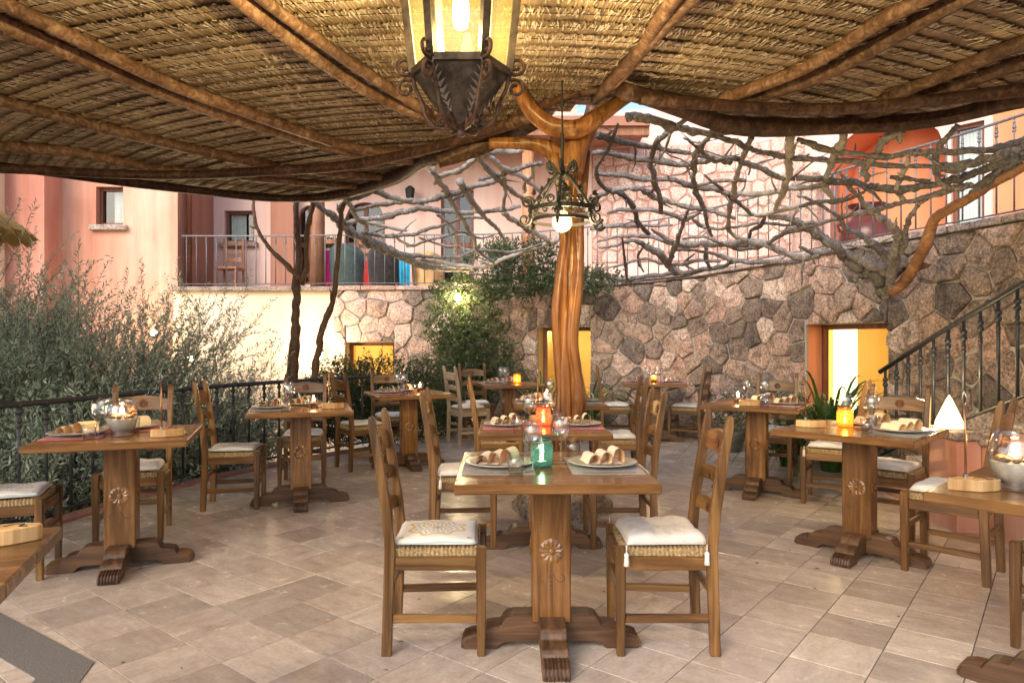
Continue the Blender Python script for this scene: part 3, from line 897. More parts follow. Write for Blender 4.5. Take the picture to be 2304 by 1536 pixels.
def window(parent, A, d, nrm, o, deep=0.16, frame='door_wood', mull=1, curtain=False, sill=True, pane='window_glass', back='dark_room'):
    a0, a1, b0, b1 = o
    def pt(x, z, off): q = A + d * x + nrm * off; return Vector((q.x, q.y, z))
    w = 0.05
    fr = MB()
    fr.beam(pt(a0 + w / 2, b0, -deep), pt(a0 + w / 2, b1, -deep), w, 0.06, up=nrm); fr.beam(pt(a1 - w / 2, b0, -deep), pt(a1 - w / 2, b1, -deep), w, 0.06, up=nrm)
    fr.beam(pt(a0 + w, b0 + w / 2, -deep), pt(a1 - w, b0 + w / 2, -deep), 0.06, w, up=(0, 0, 1)); fr.beam(pt(a0 + w, b1 - w / 2, -deep), pt(a1 - w, b1 - w / 2, -deep), 0.06, w)
    f = fr.build('window', frame, parent)
    p = MB(); p.add([pt(a0 + w, b0 + w, -deep - .01), pt(a1 - w, b0 + w, -deep - .01), pt(a1 - w, b1 - w, -deep - .01), pt(a0 + w, b1 - w, -deep - .01)], [(0, 1, 2, 3)])
    x = p.build('pane', pane, f, loc=(0, 0, 0))
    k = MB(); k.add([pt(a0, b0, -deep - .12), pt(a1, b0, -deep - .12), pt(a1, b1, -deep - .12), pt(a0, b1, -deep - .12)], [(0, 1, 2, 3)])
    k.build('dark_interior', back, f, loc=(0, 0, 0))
    if curtain:
        c = MB(); n = 24; vs = []
        for i in range(n + 1):
            t = curtain[0] + (curtain[1] - curtain[0]) * i / n
            xx = a0 + w + (a1 - a0 - 2 * w) * t; of = -deep - .06 + .015 * math.sin(i * 1.9)
            vs += [pt(xx, b0 + w, of), pt(xx, b1 - w, of)]
        c.add(vs, [(2 * i, 2 * i + 2, 2 * i + 3, 2 * i + 1) for i in range(n)]); c.build('curtain', 'curtain', f, smooth=True, loc=(0, 0, 0))
    if sill:
        s_ = MB(); s_.beam(pt(a0 - .08, b0 - .05, .02), pt(a1 + .08, b0 - .05, .02), 0.14, 0.09); s_.build('sill', 'coping', parent, bevel=.012)
    return f

# left house: two faces stepping towards the terrace
lh = wempty('pink_house', (-8, 11.8, -1.2), 'salmon pink rendered house front with small curtained window at left', 'house')
def zpy(py, Y): return CAMZ + (768 - py) * Y / F
def xpx(px, Y): return (px - 1152) * Y / F
b = MB(); wo = (xpx(216, 11.6) + 8.4, xpx(277, 11.6) + 8.4, zpy(506, 11.6), zpy(420, 11.6))
A, d, n_ = wall_seg(b, (-8.4, 11.6), (-5.56, 11.6), -1.3, 7.5, [wo], 0.35); b.build('wall', 'plaster_pink', lh)
window(lh, A, d, n_, wo, 0.14, curtain=(0.42, 1.0))
b = MB(); wall_seg(b, (-13, 11.15), (-7.475, 11.15), -1.3, 7.5, [], 0.45); b.build('buttress_wall', 'plaster_salmon', lh)
b = MB(); wall_seg(b, (-16, 9.2), (-8.05, 10.9), -1.3, 7.5, [], 0.3); b.build('cream_wall', 'plaster_cream', lh)
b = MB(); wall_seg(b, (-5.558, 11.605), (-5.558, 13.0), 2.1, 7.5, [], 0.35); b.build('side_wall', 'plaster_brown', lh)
b = MB(); b.tube([(-5.48, 11.85, 2.2), (-5.48, 11.85, 6.5)], 0.045, 10); b.build('downpipe', 'door_wood', lh, smooth=True)

mh = wempty('balcony_house', (-2, 13.2, 2.2), 'pink house wall behind the balcony with arched brown doors', 'house')
Yb = 13.0
def ob(px0, px1, py0, py1): return (xpx(px0, Yb) + 5.56, xpx(px1, Yb) + 5.56, zpy(py1, Yb), zpy(py0, Yb))
w1 = ob(505, 572, 474, 545); d1 = ob(992, 1066, 428, 640); d2 = ob(776, 866, 455, 640); d3 = ob(668, 722, 462, 640)
fix = lambda o: (o[0], o[1], max(o[2], 2.18), o[3])
d1, d2, d3 = fix(d1), fix(d2), fix(d3)
b = MB(); A, d, n_ = wall_seg(b, (-5.56, Yb), (1.2, Yb), 2.1, 5.7, [w1, d1, d2, d3], 0.35); b.build('wall', 'plaster_blush', mh)
window(mh, A, d, n_, w1, 0.12, curtain=(0.02, 0.66))
for dd in (d1, d2, d3):
    f = window(mh, A, d, n_, dd, 0.12, sill=False)
    m = MB(); xm = (dd[0] + dd[1]) / 2
    q = A + d * xm - n_ * -0.0
    m.beam((q.x, q.y + .12, dd[2]), (q.x, q.y + .12, dd[3]), 0.07, 0.05, up=(0, 1, 0)); m.beam((q.x - (dd[1] - dd[0]) / 2 + .05, q.y + .115, dd[2] + .75), (q.x + (dd[1] - dd[0]) / 2 - .05, q.y + .115, dd[2] + .75), 0.05, 0.09)
    m.build('mullion', 'door_wood', f, loc=(0, 0, 0))
# arched heads over the two dark doors
for dd in (d2, d3):
    m = MB(); w_ = (dd[1] - dd[0]) / 2; cx = A.x + (dd[0] + dd[1]) / 2; zb = dd[3] - 0.002
    n = 10
    for k in range(n):
        x0 = -w_ + 2 * w_ * k / n; x1 = -w_ + 2 * w_ * (k + 1) / n
        h0 = zb - 0.30 * (1 - math.sqrt(max(0, 1 - (x0 / w_) ** 2))); h1 = zb - 0.30 * (1 - math.sqrt(max(0, 1 - (x1 / w_) ** 2)))
        m.add([(cx + x0, Yb + .003, h0), (cx + x1, Yb + .003, h1), (cx + x1, Yb + .003, zb), (cx + x0, Yb + .003, zb),
               (cx + x0, Yb + .2, h0), (cx + x1, Yb + .2, h1)], [(0, 1, 2, 3), (0, 4, 5, 1)])
    m.build('arch_head', 'plaster_blush', mh)
# pilaster, porch roof and wooden posts
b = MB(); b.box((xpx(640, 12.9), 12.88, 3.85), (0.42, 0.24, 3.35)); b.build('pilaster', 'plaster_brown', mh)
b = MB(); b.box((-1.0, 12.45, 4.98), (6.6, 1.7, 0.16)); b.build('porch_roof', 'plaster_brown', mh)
b = MB(); b.beam((-4.3, 11.75, 4.83), (2.3, 11.75, 4.83), 0.16, 0.14); b.build('porch_beam', 'post_wood', mh)
for px in (712, 1188):
    x = xpx(px, 11.85); b = MB()
    b.tube([(x, 11.9, 2.172), (x + .01, 11.9, 3.3), (x, 11.9, 4.76)], [0.12, 0.11, 0.105], 12, wob=.06, seed=px); b.build('porch_post', 'post_wood', mh, smooth=True)
# wall lantern silhouette on the porch wall
b = MB(); x = xpx(925, 12.9); b.beam((x, 12.98, 4.1), (x, 12.75, 4.12), 0.03, 0.03); b.lathe([(0.03, .17), (0.09, .12), (0.06, -.12), (0.02, -.16)], 6, (x, 12.75, 3.98)); b.build('porch_lantern', 'wrought_iron', mh)

# right house: stone clad wall, arched orange niche
rh = wempty('orange_house', (4.5, 12, 2.2), 'blush house with pale cladding stones and orange arched niche', 'house')
S1a, S1b = (1.205, 13.0), (4.0, 12.4)
b = MB(); A1, dd1, nn1 = wall_seg(b, S1a, S1b, 2.1, 5.55, [], 0.3); b.build('wall', 'plaster_blush', rh)
S2a, S2b = Vector((4.0, 12.4)), Vector((7.9, 7.5)); L2 = (S2b - S2a).length; D2 = (S2b - S2a) / L2
def along2(px):
    k = (px - 1152) / F
    t = (k * S2a.y - S2a.x) / (D2.x - k * D2.y); return t
t0, t1 = along2(1868), along2(2128)
door = (along2(2140), along2(2215)); door2 = (along2(2255), along2(2300))
b = MB(); zh = 4.62; zs = zh - 0.62
A2, d2_, n2_ = wall_seg(b, S2a, S2b, 2.1, 5.55, [(t0, t1, 2.1, zh), (door[0], door[1], 2.1, 4.3)], 0.3); b.build('wall', 'plaster_blush', rh)
tc, tw = (t0 + t1) / 2, (t1 - t0) / 2
m = MB(); n = 18
def p2(x, z, off): q = A2 + d2_ * x + n2_ * off; return (q.x, q.y, z)
arc = lambda x: zs + (zh - zs) * math.sqrt(max(0, 1 - (x / tw) ** 2))
for k in range(n):
    x0 = -tw + 2 * tw * k / n; x1 = -tw + 2 * tw * (k + 1) / n
    m.add([p2(tc + x0, arc(x0), 0.002), p2(tc + x1, arc(x1), 0.002), p2(tc + x1, zh, .002), p2(tc + x0, zh, .002)], [(0, 1, 2, 3)])
m.build('arch_head', 'plaster_blush', rh)
m = MB()
for k in range(n):
    x0 = -tw + 2 * tw * k / n; x1 = -tw + 2 * tw * (k + 1) / n
    m.add([p2(tc + x0, arc(x0), 0.002), p2(tc + x1, arc(x1), .002), p2(tc + x1, arc(x1), -.75), p2(tc + x0, arc(x0), -.75)], [(0, 1, 2, 3)])
m.add([p2(t0, 2.1, 0), p2(t0, zs, 0), p2(t0, zs, -.75), p2(t0, 2.1, -.75)], [(0, 1, 2, 3)])
m.add([p2(t1, 2.1, 0), p2(t1, zs, 0), p2(t1, zs, -.75), p2(t1, 2.1, -.75)], [(0, 1, 2, 3)])
m.add([p2(t0 - .2, 2.1, -.75), p2(t1 + .2, 2.1, -.75), p2(t1 + .2, zh + .1, -.75), p2(t0 - .2, zh + .1, -.75)], [(0, 1, 2, 3)])
m.build('niche', 'plaster_orange', rh)
window(rh, A2, d2_, n2_, (door[0], door[1], 2.18, 4.3), 0.1, curtain=(0.0, 1.0), sill=False)
m = MB(); m.beam(p2(t1 + .0, 2.2, -.2), p2(t1, zs + .25, -.2), 0.10, 0.10, up=n2_); m.build('niche_post', 'door_wood', rh)
# orange pier right of the door and rough pillar left of the niche
m = MB(); wall_seg(m, tuple(S2a + D2 * (door[1] + .12) + Vector((n2_.x, n2_.y)) * .06), tuple(S2a + D2 * (L2 - .02) + Vector((n2_.x, n2_.y)) * .06), 2.175, 4.9, [], 0.058); m.build('pier', 'plaster_orange', rh)
rp = S2a + D2 * (t0 - .22)
m = MB(); m.lathe([(0.24, 2.172), (0.22, 2.9), (0.25, 3.4), (0.2, 3.95)], 9, (rp.x + n2_.x * .3, rp.y + n2_.y * .3, 0)); m.build('rough_pillar', 'pale_stone', rh)
# cladding stones: rows of irregular blocks
rg2 = random.Random(5)
def clad(Aw, dw, nw, x0, x1, z0, z1, lim=None):
    bk = MB(); bk.add([tuple(Vector((*(Aw + dw * x + nw * 0.006).to_2d(), z))) for x, z in ((x0, z0), (x1, z0), (x1, z1), (x0, z1))], [(0, 1, 2, 3)])
    bk.build('cladding_joint', 'clad_joint', rh)
    sd = []
    z = z0 + .1; r_ = 0
    while z < z1:
        x = x0 + (0.12 if r_ % 2 else 0.0)
        while x < x1: sd.append((x + rg2.uniform(-.05, .05), z + rg2.uniform(-.045, .045))); x += rg2.uniform(.22, .34)
        z += 0.225; r_ += 1
    pl = lambda u_, v_, off: Vector((*(Aw + dw * u_ + nw * (off + .008)).to_2d(), v_))
    for p, poly in voronoi(sd, (x0, x1, z0, z1)):
        ar = 0.5 * sum(poly[i][0] * poly[(i + 1) % len(poly)][1] - poly[(i + 1) % len(poly)][0] * poly[i][1] for i in range(len(poly)))
        if ar < 0: poly = poly[::-1]
        q = inset(poly, p, 0.016)
        if not q: continue
        zc = sum(v[1] for v in q) / len(q); xc = sum(v[0] for v in q) / len(q)
        if zc < 3.3 and rg2.random() < .0: continue
        stone_piece(q, pl, 0.022, rg2, 0.006).build('cladding_stone', 'clad_stone', rh)
clad(A1, dd1, nn1, 0.28, 2.84, 2.75, 4.85)
clad(A2, d2_, n2_, 0.02, t0 - .42, 2.75, 4.75)

# ================================================================== railings
def baluster_mesh(h, r, knots, mat, name='baluster'):
    b = MB(); b.tube([(0, 0, 0), (0, 0, h)], r, 6)
    for zk, rk in knots:
        for dz in (-.6, .6):
            b.lathe([(r * .8, -rk), (rk, -rk * .4), (rk, rk * .4), (r * .8, rk)], 6, (0, 0, zk + dz * rk * 1.6))
    return b.mesh(name, mat, smooth=True)
def railing(thing, path, z0f, h, spacing, r, mat, rail_r, knots, skip_ends=False):
    """path: list of Vector (x, y, z of the foot)"""
    tops = MB(); tops.tube([Vector((p.x, p.y, p.z + h)) for p in path], rail_r, 8); tops.build('top_rail', mat, thing, smooth=True)
    bots = MB(); bots.tube([Vector((p.x, p.y, p.z + z0f)) for p in path], rail_r * .6, 6); bots.build('bottom_rail', mat, thing, smooth=True)
    me = baluster_mesh(h - z0f + rail_r * .8, r, knots, mat)
    acc = 0.0; nxt = spacing * .5
    for a, b_ in zip(path[:-1], path[1:]):
        ln = (b_ - a).to_2d().length
        while nxt <= acc + ln:
            t = (nxt - acc) / ln; p = a.lerp(b_, t)
            inst('baluster', me, thing, (p.x - thing.location.x, p.y - thing.location.y, p.z + z0f - thing.location.z), (0, 0, rnd.uniform(0, 3)))
            nxt += spacing
        acc += ln
tr = wempty('terrace_railing', (-3, 6, 0), 'dark iron railing with knotted bars along the olive side', 'railing')
railing(tr, [p + Vector((0, 0, 0.02)) for p in RAIL], 0.07, 0.86, 0.2, 0.011, 'rail_iron', 0.021, [(0.76, 0.024), (0.66, .018)])
br = wempty('balcony_railing', (0, 11, 2.2), 'thin grey iron railing along the balcony edge', 'railing')
bp = [Vector((-5.5, 11.62, 2.205)), Vector((-4.5, 11.62, 2.205)), Vector((-3.35, 11.6, 2.205))] + [Vector((*(wall_at(s_, -0.16)[0].to_2d()), wall_top(s_) + .0)) for s_ in [0.4 + (S_END - 0.4) * k / 40 for k in range(41)]]
railing(br, bp, 0.06, 0.86, 0.165, 0.0085, 'balcony_iron', 0.014, [(0.70, .016), (0.745, .013)])

# ================================================================== stairs at right
st = wempty('stairs', (3.6, 5.2, 0), 'pink stair with stone treads climbing along the wall at right', 'stairs')
for i in range(9):
    y1 = 6.30 - 0.33 * i; y0 = y1 - 0.33; zt = 0.13 * (i + 1)
    xr = min(wall_at(WL * k / 200)[0].x for k in range(201) if abs(wall_at(WL * k / 200)[0].y - (y0 + y1) / 2) < .25) - 0.06
    b = MB(); b.box(((3.22 + xr) / 2, (y0 + y1) / 2, (zt - .05) / 2), (xr - 3.22, 0.329, zt - .05 - .002)); b.build('riser', 'plaster_pink', st)
    b = MB(); b.box(((3.19 + xr) / 2, (y0 + y1) / 2 + .01, zt - .025), (xr - 3.19, 0.345, 0.048)); b.build('tread', 'coping', st, bevel=.008)
nw = wempty('stair_newel', (3.30, 5.0, 0), 'short pink pillar with stone cap beside the stair', 'pillar')
b = MB(); b.box((3.13, 4.98, 0.315), (0.165, 0.40, 0.63)); b.build('pillar_body', 'plaster_pink', nw)
b = MB(); b.box((3.12, 4.98, 0.66), (0.19, 0.46, 0.06)); b.build('pillar_cap', 'coping', nw, bevel=.01)
sr = wempty('stair_railing', (3.3, 5.2, 0), 'black iron stair railing rising to the right', 'railing')
sp = [Vector((3.27, 6.2, 0.20)), Vector((3.30, 5.4, 0.53)), Vector((3.36, 4.6, 0.845)), Vector((3.45, 3.9, 1.12)), Vector((3.5, 3.5, 1.28))]
railing(sr, sp, 0.10, 0.84, 0.165, 0.012, 'rail_iron', 0.02, [(0.62, .022), (0.52, .016)])
# ================================================================== thatched roof
def roof_z(x, y): return 3.06 + 0.03 * (5.5 - y)
def roof_pt(px, py, dz=0.0):
    k = (768 - py) / F
    Y = (3.06 + 0.165 - CAMZ + dz) / (k + 0.03)
    return at(px, py, Y)
rf = wempty('thatched_roof', (0, 4.5, 3.1), 'straw thatched pergola roof on round wooden rafters overhead', 'roof')
def pole(name, pxs, r, mat, dz, wob=0.05, n=10, seed=1, pts3=None, taper=None, sub=5):
    pts = pts3 or [roof_pt(x, y, dz) for x, y in pxs]
    b = MB(); b.tube(catmull(pts, sub), taper or r, n, wob=wob, seed=seed)
    # rough knots
    rg = random.Random(seed)
    return b.build(name, mat, rf, smooth=True)
rafters = [
    ([(-140, -60), (10, 7), (348, 174), (521, 240), (800, 334), (976, 347)], 0.055),
    ([(-140, -10), (0, 52), (243, 156), (348, 202), (521, 264), (800, 344), (980, 363)], 0.060),
    ([(380, -150), (539, 0), (800, 190), (972, 271)], 0.055),
    ([(430, -150), (592, 0), (800, 150), (965, 255)], 0.045),
    ([(1680, -140), (1552, 0), (1400, 160), (1340, 225)], 0.052),
    ([(1640, -140), (1515, 0), (1425, 140), (1380, 190)], 0.048),
    ([(2420, -120), (2158, 0), (1852, 167), (1643, 236)], 0.060),
    ([(2330, -120), (2026, 24), (1817, 150), (1619, 226)], 0.055),
    ([(2500, 80), (2305, 139), (2095, 212), (1886, 278)], 0.060),
    ([(2500, 25), (2305, 94), (2130, 167), (1984, 226)], 0.055),
    ([(-160, 175), (0, 226), (334, 313), (626, 377)], 0.062),
    ([(-200, 300), (0, 327), (174, 344), (348, 379), (470, 388)], 0.058),
    ([(542, 398), (660, 409), (816, 421)], 0.042),
    ([(640, 378), (725, 388), (892, 402)], 0.045),
    ([(820, 350), (876, 357), (985, 361)], 0.045),
    ([(2520, 190), (2304, 230), (2160, 262)], 0.05),
]
for i, (pxs, r) in enumerate(rafters): pole('rafter', pxs, r * .78, 'rafter_wood', -0.055, 0.12, 10, 30 + i)
pole('purlin', [(-260, 375), (0, 379), (348, 394), (591, 386), (800, 370), (1012, 322), (1210, 258)], 0.044, 'beam_wood', -0.17, 0.06, 10, 70)
pole('eave_beam', [(-60, 366), (146, 393), (348, 417), (574, 442), (680, 446), (777, 437), (894, 398), (972, 352), (1092, 325), (1215, 262)], 0.06, 'beam_wood', -0.09, 0.2, 12, 71, taper=[0.042, 0.040, 0.044, 0.05, 0.06, 0.07, 0.065])
pole('purlin', [(1440, 222), (1712, 243), (1921, 243), (2304, 202), (2560, 165)], 0.042, 'beam_wood', -0.16, 0.05, 10, 72)
pole('eave_beam', [(1400, 205), (1520, 238), (1643, 280), (1852, 285), (2095, 271), (2304, 222), (2560, 165)], 0.064, 'beam_wood', -0.13, 0.22, 12, 73)
pole('tie_beam', [(1150, 262), (1290, 212), (1420, 200), (1560, 232)], 0.04, 'beam_wood', -0.02, 0.12, 10, 74)

EAVE = [roof_pt(x, y, -0.02).to_2d() for x, y in [(-500, 330), (-60, 372), (146, 397), (348, 420), (574, 444), (680, 448), (777, 437), (894, 398), (972, 354), (1092, 325), (1200, 268), (1330, 226), (1470, 224), (1520, 236), (1643, 272), (1852, 278), (2095, 264), (2304, 218), (2600, 160)]]
poly_roof = [tuple(p) for p in EAVE] + [(5.6, 0.2), (-7.0, 0.2)]
def inside(x, y, poly):
    c = False; j = len(poly) - 1
    for i in range(len(poly)):
        xi, yi = poly[i]; xj, yj = poly[j]
        if (yi > y) != (yj > y) and x < (xj - xi) * (y - yi) / (yj - yi) + xi: c = not c
        j = i
    return c
# closed deck above the straw
dk = MB(); n = len(poly_roof)
dk.add([(x, y, roof_z(x, y) + 0.10) for x, y in poly_roof] + [(x, y, roof_z(x, y) + 0.16) for x, y in poly_roof],
       [tuple(range(n - 1, -1, -1)), tuple(range(n, 2 * n))] + [(k, (k + 1) % n, n + (k + 1) % n, n + k) for k in range(n)])
dk.build('straw_backing', 'thatch_tips', rf)
PC = Vector((-0.2, 10.5)); SP = 0.152
rg = random.Random(3)
R0 = 1.9; nc = int((9.0 - R0) / SP)
for c in range(nc):
    Rn = R0 + c * SP                     # radius of the lower, frayed end of the course
    body = MB(); body.uv = []; tips = MB(); cord = MB()
    du = 0.0075; da = du / Rn
    a0, a1 = -1.45, 1.45
    prev = None; off_s = rg.uniform(0, 9); bw = rg.uniform(.10, .14)
    a = a0; run = []
    def flush(run):
        if len(run) < 3: return
        base = len(body.v); vs = []; 
        for (aa, u) in run:
            sc = abs(math.sin(math.pi * (u + off_s) / bw)) ** 0.6
            zz = (rg.random() - .5) * 0.010
            jit = (rg.random() - .5) * 0.03 + 0.010 * sc
            sag = -0.007 * sc + 0.006 * math.sin(u * 1.3 + off_s)
            ca, sa = math.sin(aa), -math.cos(aa)
            for (r_, dz, v) in ((Rn + 0.005 + jit, -0.012 + sag + zz * .6, 0), (Rn - 0.05, -0.008 + sag * .8 + zz * .5, .08), (Rn - 0.20, 0.001 + zz * .4, .22)):
                x, y = PC.x + ca * r_, PC.y + sa * r_
                vs.append((x, y, roof_z(x, y) + dz)); body.uv.append((u + c * 3.7, v + c * 1.3))
        fs = []
        for i in range(len(run) - 1):
            for k in range(2): fs.append((i * 3 + k, (i + 1) * 3 + k, (i + 1) * 3 + k + 1, i * 3 + k + 1))
        body.add(vs, fs)
        cp = []
        for (aa, u) in run[::3]:
            sc = abs(math.sin(math.pi * (u + off_s) / bw)) ** 0.6; r_ = Rn - 0.052 + 0.012 * sc
            x, y = PC.x + math.sin(aa) * r_, PC.y - math.cos(aa) * r_
            cp.append(Vector((x, y, roof_z(x, y) - 0.013 - 0.007 * sc)))
        if len(cp) > 2: cord.tube(cp, 0.0028, 3, cap=False)
    while a < a1:
        x, y = PC.x + math.sin(a) * Rn, PC.y - math.cos(a) * Rn
        u = a * Rn
        ok = inside(x, y, poly_roof) and y > 0.2
        # leave out what the camera's surroundings can never show
        if ok and y > 0.4: ok = -3.2 < x / max(y, .5) * 1.0 < 3.2
        if ok:
            run.append((a, u))
            if rg.random() < 0.75:
                # a frayed straw end
                sc = abs(math.sin(math.pi * (u + off_s) / bw)) ** 0.6
                th = a + rg.uniform(-.01, .01); r1 = Rn + 0.010 + rg.uniform(-.022, .022); ln = rg.uniform(.05, .095)
                z1 = -0.014 - 0.007 * sc - rg.random() ** 3 * 0.022
                sk = rg.gauss(0, .014); w = rg.uniform(.0025, .0045)
                ca, sa = math.sin(th), -math.cos(th); tx, ty = math.cos(th), math.sin(th)
                pA = (PC.x + ca * r1 + tx * sk, PC.y + sa * r1 + ty * sk); pB = (PC.x + ca * (r1 - ln), PC.y + sa * (r1 - ln))
                zA, zB = roof_z(*pA) + z1, roof_z(*pB) - 0.010 - 0.008 * sc
                tips.add([(pA[0] - tx * w, pA[1] - ty * w, zA), (pA[0] + tx * w, pA[1] + ty * w, zA + rg.uniform(-.004, .004)), (pB[0] + tx * w, pB[1] + ty * w, zB), (pB[0] - tx * w, pB[1] - ty * w, zB)], [(0, 1, 2, 3)])
        else:
            if run: flush(run)
            run = []
        a += da
    flush(run)
    if not body.v: continue
    o = body.build('thatch_course', 'thatch_straw', rf)
    if cord.v: cord.build('stitching', 'thatch_cord', o, loc=(0, 0, 0))
    if tips.v: tag(tips.build('straw_ends', 'thatch_tips', o, loc=(0, 0, 0)), kind='stuff')

# ================================================================== gnarled trunk post
tp = wempty('tree_trunk_post', (0.36, 5.3, 0), 'polished gnarled tree trunk post holding up the thatched roof', 'trunk post')
def gnarled(pts, radii, mat, parent, name, n=40, sub=10, seed=0, fl=0.26, twist=0.5):
    P = catmull(pts, sub); L = len(P); rg = random.Random(seed)
    ph = [rg.uniform(0, 6.28) for _ in range(8)]
    b = MB(); vs = []; x = Vector((1, 0, 0))
    for i, p in enumerate(P):
        t = i / (L - 1)
        d = (P[min(L - 1, i + 1)] - P[max(0, i - 1)]).normalized()
        x = (x - d * x.dot(d)).normalized(); y = d.cross(x)
        k = t * (len(radii) - 1); k0 = min(len(radii) - 2, int(k)); r = radii[k0] + (radii[k0 + 1] - radii[k0]) * (k - k0)
        for q in range(n):
            a = 2 * math.pi * q / n + twist * t
            g = fl * (0.5 * math.sin(3 * a + ph[0] + 1.5 * t) + .35 * math.sin(5 * a + ph[1] - 2.2 * t) + .3 * math.sin(2 * a + ph[2] + 6 * t) + .25 * math.sin(8 * a + ph[4] + 9 * t) * math.sin(5 * t + ph[5]) + .2 * math.sin(9 * t + ph[3] + a))
            crease = -0.30 * math.exp(-((((a - ph[6] - 3.0 * t) % 6.283) - 3.14) / 0.22) ** 2) * math.sin(min(1, t * 2) * math.pi * .5)
            vs.append(p + (x * math.cos(a) + y * math.sin(a)) * r * (1 + g + crease * fl * 4))
    fs = [(i * n + q, i * n + (q + 1) % n, (i + 1) * n + (q + 1) % n, (i + 1) * n + q) for i in range(L - 1) for q in range(n)]
    fs += [tuple(reversed(range(n))), tuple((L - 1) * n + q for q in range(n))]
    b.add(vs, fs)
    return b.build(name, mat, parent, smooth=True)
YT = 5.3
tpt = lambda x, y, Y=YT: at(x, y, Y)
gnarled([tpt(1264, 1155), tpt(1266, 1060), tpt(1270, 960), tpt(1276, 880), tpt(1276, 780), tpt(1274, 680), tpt(1277, 580), tpt(1283, 500), tpt(1283, 420), tpt(1284, 360)],
        [0.13, 0.10, 0.08, 0.075, 0.075, 0.075, 0.070, 0.066, 0.07, 0.085], 'trunk_wood', tp, 'trunk', seed=4, sub=9)
gnarled([tpt(1244, 1150, 5.26), tpt(1250, 1050, 5.26), tpt(1257, 950, 5.25), tpt(1261, 880, 5.26), tpt(1258, 800, 5.26), tpt(1256, 700, 5.25), tpt(1264, 600, 5.25), tpt(1272, 520, 5.26), tpt(1264, 430, 5.27), tpt(1248, 350, 5.28)],
        [0.075, 0.052, 0.042, 0.038, 0.044, 0.052, 0.042, 0.034, 0.045, 0.05], 'trunk_wood', tp, 'trunk_strand', 24, 9, 14, 0.30)
gnarled([tpt(1290, 1150, 5.26), tpt(1288, 1050, 5.24), tpt(1296, 960, 5.22), tpt(1302, 900, 5.22), tpt(1298, 840, 5.20), tpt(1288, 760, 5.20), tpt(1296, 660, 5.21), tpt(1302, 580, 5.21), tpt(1300, 500, 5.22), tpt(1306, 420, 5.24), tpt(1312, 340, 5.26)],
        [0.07, 0.046, 0.04, 0.055, 0.034, 0.038, 0.044, 0.036, 0.042, 0.05, 0.055], 'trunk_wood', tp, 'trunk_strand', 24, 9, 15, 0.32)
limbs = [
    ([(1284, 385), (1296, 330), (1320, 285), (1360, 255), (1420, 215), (1480, 193)], [0.09, 0.085, 0.07, 0.055, 0.045, 0.04], 4.95),
    ([(1350, 262), (1300, 288), (1245, 285), (1200, 255), (1178, 222), (1165, 195)], [0.05, 0.06, 0.062, 0.058, 0.052, 0.048], 4.80),
    ([(1284, 395), (1250, 345), (1215, 328), (1170, 322), (1100, 322)], [0.10, 0.08, 0.055, 0.045, 0.04], 5.35),
    ([(1285, 400), (1300, 340), (1325, 280), (1340, 220), (1345, 190)], [0.085, 0.08, 0.07, 0.062, 0.06], 5.4),
    ([(1280, 380), (1262, 330), (1252, 290)], [0.09, 0.07, 0.06], 5.3),
    ([(1190, 258), (1155, 280), (1100, 318), (1040, 345), (985, 365)], [0.06, 0.08, 0.075, 0.06, 0.05], 5.55),
]
for i, (pts, rr, Y) in enumerate(limbs):
    gnarled([tpt(x, y, Y) for x, y in pts], rr, 'trunk_wood' if i != 5 else 'beam_wood', tp, 'limb', 18, 8, 40 + i, 0.13)
# rough stone the trunk stands on
rk = MB(); rg = random.Random(9); vs = []; nu, nv = 16, 8
for j in range(nv + 1):
    v = math.pi / 2 * j / nv
    for i in range(nu):
        a = 2 * math.pi * i / nu; k = 1 + .13 * math.sin(3 * a + 1) + .08 * math.sin(5 * a + j) + rg.uniform(-.03, .03)
        vs.append((0.36 + math.cos(a) * .36 * k * math.cos(v) ** .6, 5.32 + math.sin(a) * .33 * k * math.cos(v) ** .6, 0.22 * math.sin(v) ** .8))
rk.add(vs, [(j * nu + i, j * nu + (i + 1) % nu, (j + 1) * nu + (i + 1) % nu, (j + 1) * nu + i) for j in range(nv) for i in range(nu)])
tag(rk.build('boulder', 'rock', smooth=True), 'rough beige boulder at the foot of the trunk post', 'boulder')

